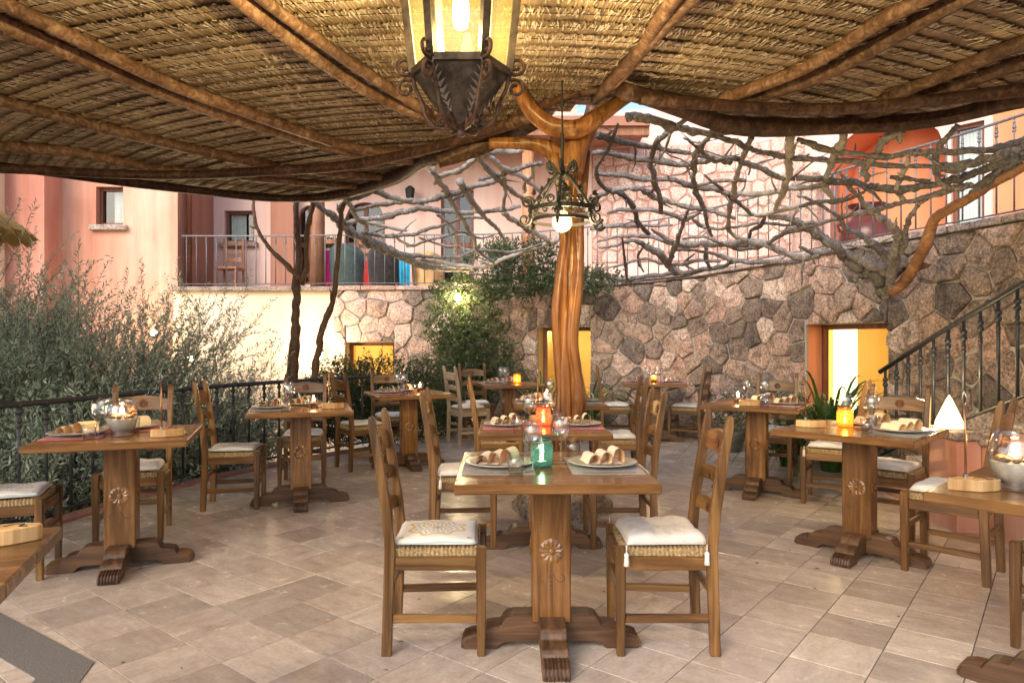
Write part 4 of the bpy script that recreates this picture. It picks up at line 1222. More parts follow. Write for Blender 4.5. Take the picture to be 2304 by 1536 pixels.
# ================================================================== branch posts at the railing
def rdir0(rg):
    z = rg.uniform(-1, 1); a = rg.uniform(0, 6.283); q = math.sqrt(1 - z * z)
    return Vector((q * math.cos(a), q * math.sin(a), z))
def branches(thing, specs, mat, tr, sub=6, wob=0.10, n=8, name='branch', seed=100, kink=0.9, twigs=0.0):
    for i, s_ in enumerate(specs):
        pts, r = s_[0], s_[1]; m = s_[2] if len(s_) > 2 else mat
        P = [tr(x, y) for x, y in pts]
        rg = random.Random(seed + i); C = catmull(P, sub); L = len(C); rk = r if hasattr(r, '__len__') else [r, r]
        rad = lambda t: rk[min(len(rk) - 2, int(t * (len(rk) - 1)))] * (1 - (t * (len(rk) - 1)) % 1) + rk[min(len(rk) - 1, int(t * (len(rk) - 1)) + 1)] * ((t * (len(rk) - 1)) % 1)
        acc = Vector((0, 0, 0)); Q = []
        for k, p in enumerate(C):
            acc = acc * .55 + rdir0(rg) * (.55 * rad(min(.999, k / max(1, L - 1))))
            Q.append(p + acc * (kink if m != 'drift_orange' else .12))
        b = MB(); b.tube(Q, [q * .86 * (rg.uniform(.86, 1.16) if m != 'drift_orange' else 1) for q in [rad(min(.999, k / max(1, L - 1))) for k in range(L)]], n, wob=wob if m != 'drift_orange' else .06, seed=seed + i)
        if twigs and m != 'drift_orange':
            for k in range(2, L - 1):
                if rg.random() > twigs: continue
                t = k / (L - 1); d0 = (Q[min(L - 1, k + 1)] - Q[k - 1]).normalized()
                d = (d0 * rg.uniform(.2, .9) + rdir0(rg) * .9).normalized(); ln = rg.choice((.05, .08, .14, .22, .34)) * rg.uniform(.7, 1.2); rr0 = rad(t) * rg.uniform(.3, .55)
                q = Q[k]; tw = [q]
                for s2 in range(4):
                    d = (d + rdir0(rg) * .35).normalized(); q = q + d * (ln / 4); tw.append(q)
                b.tube(tw, [rr0, rr0 * .75, rr0 * .3 if ln > .1 else rr0 * .6], 5)
        b.build(name, m, thing, smooth=True)
YP = 8.35
bp1 = wempty('branch_post', tuple(at(662, 870, YP)), 'forked brown branch post carrying the far eave of the thatch', 'branch post')
tr_p = lambda x, y: at(x, y, YP)
branches(bp1, [
    ([(655, 1000), (658, 860), (661, 760), (666, 700), (668, 640), (672, 580), (668, 520), (667, 440)], [0.085, 0.08, 0.07, 0.06, 0.055, 0.05, 0.038, 0.034]),
    ([(676, 640), (690, 600), (690, 540), (697, 495), (704, 455)], [0.05, 0.04, 0.035, 0.034, 0.03]),
    ([(680, 628), (650, 600), (610, 560), (582, 520), (572, 480), (570, 443)], [0.042, 0.036, 0.030, 0.027, 0.024, 0.022]),
], 'drift_brown', tr_p, n=10, kink=.35, twigs=.05)
bp2 = wempty('branch_post', tuple(at(705, 870, 8.2)), 'bent bare branch post leaning beside the forked post', 'branch post')
branches(bp2, [([(698, 1000), (706, 850), (718, 780), (728, 725), (748, 680), (757, 600), (766, 520), (768, 470), (790, 430)], [0.055, 0.05, 0.045, 0.048, 0.04, 0.034, 0.032, 0.035, 0.03])], 'drift_brown', lambda x, y: at(x, y, 8.2), n=10, seed=150, kink=.35, twigs=.05)

# ================================================================== dry branch canopy, right and left of the trunk
def r3(pts): return [(1340 + x * 0.28, 230 + y * 0.28) for x, y in pts]
def r4(pts): return [(1800 + x * 0.293, 230 + y * 0.293) for x, y in pts]
def l5(pts): return [(660 + x * 0.2604, 320 + y * 0.2604) for x, y in pts]
WYC = {}
def tr_right(x, y):
    k = int(x // 40)
    if k not in WYC: WYC[k] = wall_Y(max(760, min(2340, k * 40 + 20)))
    if k + 1 not in WYC: WYC[k + 1] = wall_Y(max(760, min(2340, (k + 1) * 40 + 20)))
    f = max(0, min(1, (x - (k * 40 + 20)) / 40.0)); wy = WYC[k] * (1 - f) + WYC[k + 1] * f
    t = max(0.0, min(1.0, (y - 262) / (645 - 262.0)))
    return at(x, y, 5.25 + t ** 1.15 * (wy - 0.28 - 5.25))
cr = wempty('branch_canopy', tuple(tr_right(1995, 655)), 'tangled canopy of bare grey branches growing from the granite wall', 'branches')
S = 0.28 / 220.0      # crop pixel to metres, roughly
specR = [
    (r3([(250, 110), (420, 120), (620, 190), (780, 235), (920, 250), (1100, 235), (1220, 205)]), [0.04, 0.045, 0.04, 0.035, 0.03, 0.022, 0.015]),
    (r3([(780, 100), (660, 185), (560, 260), (480, 340), (450, 430), (455, 540), (480, 650), (520, 780), (525, 880)]), [0.02, 0.025, 0.026, 0.028, 0.03, 0.032, 0.032, 0.034, 0.03]),
    (r3([(20, 270), (140, 300), (380, 350), (600, 390), (780, 420), (960, 455)]), [0.03, 0.032, 0.028, 0.024, 0.02, 0.016]),
    (r3([(-30, 405), (100, 415), (300, 440), (500, 465), (680, 490), (830, 490), (960, 465), (1090, 480)]), [0.02, 0.028, 0.032, 0.034, 0.035, 0.032, 0.03, 0.036]),
    (r3([(0, 575), (200, 590), (420, 620), (580, 620), (700, 655), (830, 690), (980, 710), (1080, 740)]), [0.028, 0.026, 0.028, 0.026, 0.03, 0.032, 0.034, 0.03]),
    (r3([(920, 265), (1080, 310), (1220, 360), (1300, 400), (1420, 420), (1560, 445), (1700, 455), (1900, 470)]), [0.022, 0.026, 0.028, 0.026, 0.026, 0.026, 0.024, 0.02]),
    (r3([(710, 285), (800, 350), (880, 420), (980, 450), (1080, 440), (1200, 490), (1340, 540), (1480, 600), (1600, 605)]), [0.012, 0.016, 0.02, 0.022, 0.026, 0.026, 0.028, 0.03, 0.026]),
    (r3([(180, 180), (120, 330), (60, 440), (10, 540), (15, 620), (80, 700), (200, 730), (270, 790), (310, 890), (350, 980), (420, 1060)]), [0.014, 0.018, 0.022, 0.024, 0.024, 0.026, 0.03, 0.034, 0.032, 0.034, 0.03]),
    (r3([(910, 280), (850, 350), (800, 430), (790, 540), (790, 640), (810, 740), (860, 820), (890, 920), (900, 1000), (940, 1080)]), [0.02, 0.028, 0.03, 0.03, 0.03, 0.03, 0.026, 0.024, 0.022, 0.018]),
    (r3([(1250, 290), (1210, 380), (1170, 480), (1130, 620), (1110, 740), (1080, 860), (1065, 980), (1110, 1070), (1220, 1110)]), [0.026, 0.026, 0.028, 0.03, 0.03, 0.028, 0.028, 0.026, 0.024], 'drift_pale'),
    (r3([(1550, 215), (1555, 330), (1545, 440), (1550, 560), (1530, 660), (1490, 770), (1440, 860)]), [0.042, 0.04, 0.036, 0.034, 0.034, 0.03, 0.024], 'drift_pale'),
    (r3([(-20, 790), (80, 730), (200, 700), (350, 690), (440, 740), (560, 790), (700, 830), (860, 860), (1000, 890), (1120, 940)]), [0.024, 0.03, 0.032, 0.034, 0.034, 0.034, 0.032, 0.03, 0.028, 0.022]),
    (r3([(90, 890), (220, 860), (360, 860), (500, 880), (640, 910), (720, 940), (830, 890), (850, 850)]), [0.022, 0.028, 0.03, 0.03, 0.028, 0.026, 0.016, 0.01]),
    (r3([(800, 670), (950, 640), (1100, 625), (1210, 635)]), [0.018, 0.02, 0.02, 0.02]),
    (r3([(880, 585), (960, 660), (1040, 730), (1100, 770), (1180, 840), (1280, 910), (1420, 900)]), [0.012, 0.018, 0.022, 0.026, 0.022, 0.02, 0.016]),
    (r3([(1090, 720), (1200, 740), (1340, 735), (1480, 705), (1640, 690), (1786, 670), (1900, 640)]), [0.028, 0.03, 0.03, 0.026, 0.024, 0.022, 0.02], 'drift_pale'),
    (r3([(1140, 905), (1300, 905), (1420, 890), (1560, 850), (1700, 815), (1860, 790)]), [0.014, 0.02, 0.026, 0.024, 0.022, 0.02], 'drift_pale'),
    (r3([(-40, 1020), (100, 995), (260, 1000), (420, 995), (620, 990)]), [0.02, 0.024, 0.024, 0.02, 0.012]),
    (r3([(20, 1120), (160, 1080), (320, 1070), (460, 1090), (600, 1120), (740, 1140), (900, 1130), (1060, 1140), (1240, 1130), (1400, 1150), (1560, 1220), (1700, 1250), (1786, 1240)]), [0.016, 0.022, 0.026, 0.034, 0.038, 0.042, 0.044, 0.048, 0.05, 0.046, 0.04, 0.036, 0.03]),
    (r3([(30, 1170), (150, 1150), (300, 1110), (400, 1150), (500, 1210), (560, 1270), (620, 1340), (720, 1380)]), [0.018, 0.022, 0.03, 0.042, 0.05, 0.054, 0.05, 0.04]),
    (r3([(770, 830), (720, 930), (680, 1040), (650, 1140), (620, 1230), (580, 1290)]), [0.016, 0.022, 0.03, 0.036, 0.036, 0.04]),
    (r3([(40, 1330), (150, 1320), (260, 1290), (400, 1255), (520, 1290), (660, 1305), (800, 1270), (1000, 1280)]), [0.016, 0.018, 0.02, 0.022, 0.026, 0.026, 0.03, 0.022]),
    (r3([(0, 1330), (100, 1400), (220, 1425), (400, 1405), (560, 1380), (720, 1375), (860, 1340), (1000, 1325), (1100, 1290)]), [0.024, 0.03, 0.034, 0.034, 0.032, 0.03, 0.03, 0.034, 0.026]),
    (r3([(0, 1470), (120, 1475), (300, 1440), (520, 1420), (700, 1400), (900, 1345)]), [0.012, 0.018, 0.02, 0.02, 0.018, 0.012]),
    (r3([(620, 1180), (800, 1190), (960, 1220), (1100, 1270), (1260, 1290), (1400, 1280), (1560, 1290), (1660, 1280)]), [0.018, 0.022, 0.026, 0.03, 0.034, 0.03, 0.024, 0.02]),
    (r3([(700, 1100), (850, 1080), (960, 1110), (1140, 1180), (1280, 1170), (1400, 1120), (1520, 1050), (1640, 1010), (1760, 1030)]), [0.018, 0.02, 0.024, 0.026, 0.026, 0.026, 0.03, 0.034, 0.03]),
    (r3([(450, 1020), (540, 1080), (640, 1120)]), [0.02, 0.024, 0.026]),
    (r3([(210, 1080), (225, 1180), (240, 1300), (250, 1430)]), [0.014, 0.018, 0.02, 0.018]),
    (r3([(430, 1130), (350, 1210), (345, 1290), (390, 1360)]), [0.012, 0.02, 0.02, 0.016]),
    (r3([(780, 940), (850, 1000), (960, 1020), (1080, 1010), (1200, 990), (1340, 970), (1500, 985), (1640, 975), (1786, 970)]), [0.022, 0.026, 0.02, 0.016, 0.018, 0.02, 0.018, 0.018, 0.016]),
    (r3([(1360, 930), (1330, 990), (1250, 1040), (1240, 1090)]), [0.02, 0.026, 0.024, 0.018]),
    (r3([(880, 1170), (890, 1270), (920, 1320), (970, 1350)]), [0.022, 0.026, 0.024, 0.02]),
    (r3([(790, 1220), (720, 1280), (730, 1310), (800, 1350)]), [0.012, 0.02, 0.02, 0.014]),
    (r3([(1400, 930), (1520, 930), (1620, 960), (1700, 1000), (1790, 1080)]), [0.026, 0.03, 0.034, 0.04, 0.045]),
    (r4([(-20, 290), (120, 340), (280, 375), (460, 405), (640, 410), (860, 390), (1040, 385), (1240, 380), (1420, 360), (1600, 330), (1760, 290)]), [0.026, 0.03, 0.028, 0.028, 0.028, 0.028, 0.028, 0.028, 0.03, 0.036, 0.04]),
    (r4([(340, 200), (320, 300), (270, 410), (230, 510), (205, 600), (220, 690), (265, 750)]), [0.04, 0.038, 0.034, 0.032, 0.03, 0.028, 0.02], 'drift_pale'),
    (r4([(850, 195), (760, 220), (680, 270), (620, 320), (590, 380)]), [0.03, 0.036, 0.036, 0.036, 0.032], 'drift_pale'),
    (r4([(550, 440), (500, 510), (520, 600)]), [0.032, 0.032, 0.026], 'drift_pale'),
    (r4([(830, 430), (800, 520), (750, 620), (750, 690), (790, 745)]), [0.022, 0.024, 0.026, 0.026, 0.022], 'drift_pale'),
    (r4([(1210, 170), (1120, 270), (1060, 360), (1040, 470), (1060, 580), (1120, 640), (1230, 660), (1340, 640)]), [0.026, 0.026, 0.026, 0.028, 0.028, 0.03, 0.03, 0.026]),
    (r4([(-20, 430), (160, 445), (340, 455), (520, 465), (720, 480), (900, 495), (1060, 500)]), [0.022, 0.026, 0.028, 0.026, 0.024, 0.022, 0.018]),
    (r4([(1040, 510), (1200, 490), (1360, 450), (1520, 400), (1680, 340), (1800, 290)]), [0.04, 0.046, 0.048, 0.05, 0.055, 0.06]),
    (r4([(-20, 585), (160, 590), (320, 605), (480, 630), (620, 660), (760, 675), (900, 655), (1040, 625), (1200, 590), (1360, 540), (1540, 470), (1720, 400)]), [0.03, 0.032, 0.034, 0.036, 0.038, 0.038, 0.036, 0.034, 0.036, 0.04, 0.045, 0.05]),
    (r4([(-20, 670), (180, 640), (300, 600)]), [0.02, 0.022, 0.016]),
    (r4([(690, 580), (850, 590), (1000, 610)]), [0.02, 0.022, 0.018]),
    (r4([(0, 800), (140, 770), (280, 760), (420, 720), (520, 670)]), [0.018, 0.022, 0.024, 0.02, 0.014]),
    (r4([(0, 970), (160, 930), (340, 880), (520, 840), (700, 790), (900, 745), (1060, 700), (1200, 660), (1320, 640)]), [0.024, 0.024, 0.026, 0.026, 0.026, 0.026, 0.028, 0.03, 0.03]),
    (r4([(1290, 740), (1380, 650), (1480, 560), (1600, 470), (1720, 400)]), [0.03, 0.04, 0.045, 0.045, 0.045]),
    # the bundle rising from the wall
    (r4([(645, 1520), (640, 1440), (600, 1330), (520, 1270), (420, 1240), (330, 1180), (290, 1110), (180, 1040), (80, 960), (-20, 920)]), [0.05, 0.07, 0.075, 0.07, 0.06, 0.055, 0.05, 0.046, 0.04, 0.036]),
    (r4([(655, 1500), (660, 1400), (640, 1290), (560, 1240), (440, 1190), (340, 1160)]), [0.05, 0.06, 0.055, 0.05, 0.045, 0.04]),
    (r4([(690, 1420), (700, 1300), (730, 1170), (745, 1060), (720, 960), (650, 910), (560, 850), (500, 780), (430, 700), (370, 640), (310, 540)]), [0.05, 0.05, 0.046, 0.042, 0.04, 0.036, 0.032, 0.028, 0.024, 0.02, 0.015]),
    (r4([(720, 1350), (740, 1200), (800, 1100), (815, 960), (850, 870), (910, 790), (965, 755)]), [0.034, 0.032, 0.03, 0.026, 0.022, 0.02, 0.016]),
    (r4([(690, 1250), (640, 1170), (560, 1080), (470, 1020), (380, 980), (320, 910), (290, 870), (180, 810), (60, 740), (-20, 720)]), [0.034, 0.032, 0.034, 0.03, 0.026, 0.022, 0.02, 0.018, 0.016, 0.012]),
    (r4([(620, 1200), (480, 1120), (350, 1100)]), [0.014, 0.018, 0.014]),
    (r4([(0, 1110), (120, 1160), (220, 1150), (300, 1150)]), [0.02, 0.026, 0.024, 0.02]),
    (r4([(690, 1470), (790, 1390), (860, 1290), (910, 1200), (970, 1090), (1000, 980), (1040, 890), (1130, 830), (1260, 760), (1380, 690), (1480, 620), (1600, 560), (1730, 490)]), [0.055, 0.06, 0.058, 0.058, 0.056, 0.052, 0.05, 0.048, 0.046, 0.044, 0.045, 0.045, 0.045], 'drift_orange'),
    (r4([(880, 1290), (930, 1260), (975, 1250)]), [0.03, 0.026, 0.02], 'drift_brown'),
]
branches(cr, specR, 'drift_grey', tr_right, 6, 0.20, 8, seed=200, kink=0.5, twigs=0.07)

def eave_depth(x):
    P = [(690, 8.2, 448), (890, 7.1, 400), (1090, 6.1, 325), (1250, 5.35, 262)]
    if x <= P[0][0]: return P[0][1:]
    for a, b_ in zip(P[:-1], P[1:]):
        if x <= b_[0]:
            t = (x - a[0]) / (b_[0] - a[0]); return (a[1] + (b_[1] - a[1]) * t, a[2] + (b_[2] - a[2]) * t)
    return P[-1][1:]
def tr_left(x, y):
    Ye, ye = eave_depth(x)
    t = max(0.0, min(1.0, (y - ye) / (640.0 - ye)))
    return at(x, y, Ye + 0.05 + t * (10.9 - Ye))
cl = wempty('branch_canopy', tuple(tr_left(930, 560)), 'pale dry branch canopy hanging between thatch and left balcony', 'branches')
specL = [
    (l5([(160, 500), (260, 580), (360, 650), (430, 720), (520, 790), (640, 850), (780, 910), (900, 960), (1040, 1020), (1180, 1070), (1320, 1095), (1460, 1090), (1580, 1080)]), [0.04, 0.045, 0.055, 0.075, 0.08, 0.08, 0.075, 0.07, 0.065, 0.06, 0.05, 0.045, 0.04]),
    (l5([(1100, 1010), (1260, 1040), (1420, 1070), (1600, 1075), (1760, 1030), (1900, 980), (2060, 920), (2200, 870), (2304, 840)]), [0.035, 0.04, 0.04, 0.04, 0.04, 0.036, 0.034, 0.034, 0.03], 'drift_pale'),
    (l5([(960, 970), (1100, 985), (1250, 1000), (1420, 990), (1540, 950), (1680, 930), (1840, 950), (1980, 930), (2150, 880)]), [0.04, 0.035, 0.03, 0.03, 0.028, 0.026, 0.024, 0.022, 0.016]),
    (l5([(440, 700), (600, 670), (760, 660), (900, 620), (1040, 590), (1160, 570), (1300, 590), (1460, 605), (1620, 595), (1800, 580), (1960, 560)]), [0.035, 0.04, 0.044, 0.04, 0.042, 0.036, 0.034, 0.034, 0.03, 0.03, 0.028]),
    (l5([(500, 600), (640, 560), (800, 530), (950, 510), (1120, 510), (1260, 470), (1400, 430), (1560, 380), (1720, 340), (1800, 320)]), [0.025, 0.03, 0.034, 0.036, 0.04, 0.04, 0.038, 0.036, 0.034, 0.03]),
    (l5([(440, 460), (500, 560), (540, 640), (600, 690), (700, 705), (820, 740), (980, 770)]), [0.03, 0.032, 0.034, 0.032, 0.03, 0.026, 0.02], 'drift_pale'),
    (l5([(600, 770), (680, 800), (800, 815), (950, 805), (1060, 790), (1160, 750), (1300, 715), (1420, 670), (1540, 650), (1700, 665)]), [0.034, 0.034, 0.03, 0.03, 0.028, 0.026, 0.024, 0.022, 0.02, 0.014]),
    (l5([(980, 900), (1080, 880), (1180, 840), (1300, 820), (1380, 790), (1440, 770), (1540, 810), (1640, 830), (1740, 800)]), [0.02, 0.024, 0.024, 0.022, 0.02, 0.018, 0.018, 0.016, 0.012]),
    (l5([(1220, 350), (1280, 290), (1400, 260), (1500, 200), (1600, 130), (1720, 80), (1850, 85), (1990, 70)]), [0.025, 0.03, 0.03, 0.034, 0.036, 0.036, 0.034, 0.03], 'drift_pale'),
    (l5([(1600, 320), (1740, 290), (1860, 255), (1980, 220), (2080, 190), (2150, 180)]), [0.022, 0.028, 0.03, 0.03, 0.028, 0.024]),
    (l5([(1200, 240), (1260, 340), (1330, 430), (1400, 560), (1450, 650), (1500, 740), (1560, 830), (1580, 930), (1700, 1010), (1850, 1100)]), [0.035, 0.036, 0.038, 0.038, 0.036, 0.036, 0.034, 0.03, 0.024, 0.018], 'drift_pale'),
    (l5([(1440, 340), (1500, 440), (1580, 570), (1660, 650), (1740, 730), (1800, 800), (1840, 880)]), [0.045, 0.044, 0.04, 0.034, 0.03, 0.026, 0.02], 'drift_pale'),
    (l5([(1560, 80), (1640, 190), (1730, 280), (1820, 370), (1920, 450), (2010, 510), (2100, 590)]), [0.034, 0.034, 0.034, 0.032, 0.03, 0.028, 0.024], 'drift_pale'),
    (l5([(1600, 90), (1740, 160), (1850, 240), (1980, 310), (2090, 380), (2200, 480)]), [0.034, 0.034, 0.032, 0.03, 0.028, 0.022], 'drift_pale'),
    (l5([(1800, 210), (1825, 320), (1830, 440), (1815, 570)]), [0.026, 0.028, 0.026, 0.022], 'drift_pale'),
    (l5([(2080, 200), (2060, 290), (2000, 350), (1995, 430)]), [0.024, 0.026, 0.026, 0.022], 'drift_pale'),
    (l5([(1810, 600), (1900, 670), (2000, 730), (2100, 790), (2200, 850)]), [0.034, 0.04, 0.042, 0.04, 0.036], 'drift_pale'),
    (l5([(660, 415), (760, 440), (880, 480), (1000, 500), (1120, 540)]), [0.03, 0.034, 0.034, 0.03, 0.026], 'drift_pale'),
    (l5([(400, 610), (400, 560), (470, 500), (580, 470), (720, 420)]), [0.03, 0.034, 0.032, 0.03, 0.026]),
    (l5([(1080, 820), (1180, 860), (1300, 895), (1440, 900)]), [0.014, 0.02, 0.02, 0.014], 'drift_pale'),
    (l5([(860, 790), (930, 850), (1010, 900)]), [0.026, 0.026, 0.022], 'drift_pale'),
    (l5([(1240, 620), (1310, 680), (1380, 760), (1410, 860), (1400, 950)]), [0.026, 0.026, 0.024, 0.022, 0.018], 'drift_pale'),
    (l5([(1600, 1020), (1720, 1060), (1860, 1095)]), [0.022, 0.026, 0.02], 'drift_pale'),
    (l5([(1500, 1130), (1700, 1150), (1900, 1080), (2100, 1060), (2250, 1000)]), [0.02, 0.024, 0.024, 0.02, 0.016]),
    (l5([(1650, 1190), (1850, 1180), (2050, 1150), (2240, 1160)]), [0.02, 0.02, 0.018, 0.014]),
]
branches(cl, specL, 'drift_grey', tr_left, 6, 0.20, 8, seed=300, kink=0.5, twigs=0.07)

# ================================================================== big lantern
LY = 3.0; LX = (1037 - 1152) * LY / F
lt = wempty('lantern', (LX, LY, 2.2), 'large rusty hexagonal lantern with yellow glass and iron scrolls', 'lantern')
SC = LY / F
zL = lambda py: CAMZ + (768 - py) * SC
def hexp(r, z, a0=0.0): return [Vector((LX + r * math.cos(R(60 * k) + a0), LY + r * math.sin(R(60 * k) + a0), z)) for k in range(6)]
zt, zb_, zm, zf = zL(-95), zL(166), zL(172), zL(286)
rt, rb = 0.262, 0.205
T_, B_ = hexp(rt, zt), hexp(rb, zb_)
for k in range(6):
    b = MB(); b.beam(T_[k], B_[k], 0.034, 0.034, up=(T_[k] - Vector((LX, LY, zt)))); b.build('corner_bar', 'lantern_tin', lt)
    k2 = (k + 1) % 6
    g = MB(); c0 = Vector((LX, LY, 0)); sh = 0.985
    q = [B_[k], B_[k2], T_[k2], T_[k]]
    q = [Vector((LX + (p.x - LX) * sh, LY + (p.y - LY) * sh, p.z)) for p in q]
    g.add(q, [(0, 1, 2, 3)]); g.build('glass_pane', 'lantern_glass', lt)
    b = MB(); b.beam(B_[k], B_[k2], 0.03, 0.03); b.beam(T_[k], T_[k2], 0.035, 0.035); b.build('frame_rail', 'lantern_tin', lt)
b = MB(); bm1, bm2, bm3 = hexp(rb * 1.0, zm), hexp(rb * .62, zL(232)), hexp(0.035, zf)
vs = bm1 + bm2 + bm3
b.add(vs, [(r_ * 6 + k, r_ * 6 + (k + 1) % 6, (r_ + 1) * 6 + (k + 1) % 6, (r_ + 1) * 6 + k) for r_ in range(2) for k in range(6)] + [(12, 13, 14, 15, 16, 17)])
b.build('base_bowl', 'lantern_tin', lt)
b = MB(); b.lathe([(0.0, zL(312)), (0.012, zL(308)), (0.022, zL(300)), (0.014, zL(294)), (0.03, zL(288)), (0.045, zL(282)), (0.03, zL(275)), (0.02, zL(268))], 12, (LX, LY, 0)); b.build('finial', 'rusty_iron', lt, smooth=True)
b = MB(); cap = hexp(rt + .03, zt); ap = Vector((LX, LY, zt + .15)); b.add(cap + [ap], [(k, (k + 1) % 6, 6) for k in range(6)] + [(5, 4, 3, 2, 1, 0)]); b.build('cap', 'lantern_tin', lt)
b = MB(); b.tube([(LX, LY, zt + .10), (LX, LY, roof_z(LX, LY) - .02)], 0.012, 8); b.build('hanger', 'wrought_iron', lt)
def spiral(c, ax, az, r0, turns, start, sgn=1, n=26):
    out = []
    for i in range(n + 1):
        t = i / n; a = start + sgn * turns * 2 * math.pi * t; r = r0 * (1 - .72 * t)
        out.append(c + ax * (math.cos(a) * r) + az * (math.sin(a) * r))
    return out
Z = Vector((0, 0, 1))
for k in range(6):
    a = R(60 * k); ox = Vector((math.cos(a), math.sin(a), 0)); cb = Vector((LX, LY, 0)) + ox * rb
    b = MB()
    c1 = Vector((cb.x, cb.y, zL(150))) + ox * 0.035; b.tube(spiral(c1, ox, Z, 0.040, 1.25, -2.2, 1), 0.008, 6)
    c2 = Vector((cb.x, cb.y, zL(200))) + ox * 0.03; b.tube(spiral(c2, ox, Z, 0.040, 1.2, 2.2, -1), 0.008, 6)
    ctr = Vector((LX, LY, 0))
    b.tube(catmull([ctr + ox * (rb - .0) + Z * zL(176), ctr + ox * (rb * .95) + Z * zL(200), ctr + ox * (rb * .80) + Z * zL(235), ctr + ox * (rb * .72) + Z * zL(265), ctr + ox * (rb * .5) + Z * zL(288), ctr + ox * (rb * .18) + Z * zL(290)], 5), 0.009, 6)
    c3 = ctr + ox * (rb * .38) + Z * zL(276); b.tube(spiral(c3, ox, Z, 0.03, 1.1, -1.6, -1), 0.007, 6)
    b.build('scroll', 'rusty_iron', lt, smooth=True)
    # beaten leaf along each corner of the bowl
    lf = MB(); tx = Vector((-math.sin(a), math.cos(a), 0)); n = 9
    for i in range(n):
        t = i / (n - 1); p = (ctr + ox * (rb * 1.0) + Z * zL(178)).lerp(ctr + ox * (rb * .26) + Z * zL(268), t) + ox * .012
        w = 0.030 * math.sin(math.pi * min(1, t * .8 + .2)) + .004
        p2_ = p + Z * -.018 - ox * .010
        lf.add([p, p + tx * w + Z * .012 + ox * .004, p2_ + tx * .002, p - tx * w + Z * .012 + ox * .004], [(0, 1, 2), (0, 2, 3)])
    lf.build('leaf_ornament', 'leaf_tin', lt)
b = MB(); b.lathe([(0.016, zL(-40)), (0.022, zL(-20)), (0.034, zL(10)), (0.036, zL(40)), (0.028, zL(62)), (0.0, zL(70))], 16, (LX, LY, 0)); b.build('bulb', 'filament', lt, smooth=True)
b = MB(); b.tube([(LX, LY, zL(-40)), (LX, LY, zt)], 0.018, 8); b.build('lamp_holder', 'wrought_iron', lt)
lamp((LX, LY, zL(75)), 160, (1.0, 0.89, 0.72), 0.04)

# ================================================================== wrought iron chandelier
CY = 4.45; CX = (1258 - 1152) * CY / F; cs = CY / F
ch = wempty('chandelier', (CX, CY, 2.0), 'black wrought iron chandelier with scrolls and round globe bulb', 'chandelier')
zc = lambda py: CAMZ + (768 - py) * cs
ctr = Vector((CX + .02, CY, 0))
rr = 0.205
b = MB(); n = 36
for (r_, z0, z1) in ((rr, zc(478), zc(468)),):
    b.lathe([(r_, z0), (r_ + .006, z0), (r_ + .006, z1), (r_, z1)], n, tuple(ctr + Z * 0), close=True)
b.build('ring', 'wrought_iron', ch)
b = MB(); b.lathe([(rr * .9, zc(500)), (rr * .9 + .004, zc(500)), (rr * .9 + .004, zc(493)), (rr * .9, zc(493))], n, tuple(ctr), close=True); b.build('ring', 'wrought_iron', ch)
for k in range(6):
    a = R(60 * k + 20); ox = Vector((math.cos(a), math.sin(a), 0)); tx = Vector((-math.sin(a), math.cos(a), 0))
    b = MB()
    b.tube(catmull([ctr + ox * rr + Z * zc(470), ctr + ox * rr * .72 + Z * zc(440), ctr + ox * rr * .38 + Z * zc(408), ctr + ox * .02 + Z * zc(390)], 5), 0.010, 6)
    b.tube(catmull([ctr + ox * .015 + Z * zc(398), ctr + ox * rr * .3 + Z * zc(375), ctr + ox * rr * .42 + Z * zc(368)], 4) + spiral(ctr + ox * rr * .36 + Z * zc(378), ox, Z, .036, 1.3, 1.2, -1), 0.0085, 6)
    b.tube(spiral(ctr + ox * (rr + .035) + Z * zc(462), ox, Z, 0.038, 1.4, 3.1, -1), 0.008, 6)
    b.tube(spiral(ctr + ox * (rr + .05) + Z * zc(500), ox, Z, 0.042, 1.35, 2.2, 1), 0.008, 6)
    b.tube(catmull([ctr + ox * rr + Z * zc(478), ctr + ox * (rr + .02) + Z * zc(505), ctr + ox * (rr + .06) + Z * zc(514), ctr + ox * (rr + .10) + Z * zc(506)], 4), 0.009, 6)
    b.build('scroll_arm', 'wrought_iron', ch, smooth=True)
    b = MB()
    for s_ in (-1, 1):
        b.tube(spiral(ctr + ox * rr * .87 + tx * s_ * .055 + Z * zc(459), tx, Z, 0.030, 1.4, 1.57 - s_ * 1.6, s_), 0.0065, 6)
    b.build('rim_scroll', 'wrought_iron', ch, smooth=True)
    b = MB()
    for (u_, zz_, s_) in ((.0, 432, .8), (.0, 412, .7), (.5, 446, .9), (.0, 486, .8)):
        q0 = ctr + ox * rr * (.98 if zz_ > 440 else .62 if zz_ == 432 else .40) + tx * u_ * .1 + Z * zc(zz_)
        for g in range(5):
            a_ = -1.2 + .6 * g; dd_ = (tx * math.sin(a_) + Z * math.cos(a_) + ox * .4).normalized() * .045 * s_; sd_ = dd_.cross(ox).normalized() * .011
            b.add([q0, q0 + dd_ * .6 + sd_, q0 + dd_ + ox * .006, q0 + dd_ * .6 - sd_], [(0, 1, 2, 3)])
    b.build('iron_leaf', 'wrought_iron', ch)
b = MB(); b.tube([(ctr.x, ctr.y, zc(455)), (ctr.x, ctr.y, zc(300))], 0.011, 8); b.tube([(ctr.x, ctr.y, zc(300)), (ctr.x, ctr.y + .02, 2.98)], 0.006, 6); b.build('stem', 'wrought_iron', ch)
b = MB(); b.lathe([(0.02, zc(478)), (0.03, zc(470)), (0.03, zc(452)), (0.012, zc(446))], 12, tuple(ctr)); b.build('lamp_holder', 'wrought_iron', ch)
gl = MB(); rgb = 0.064; cz = zc(500)
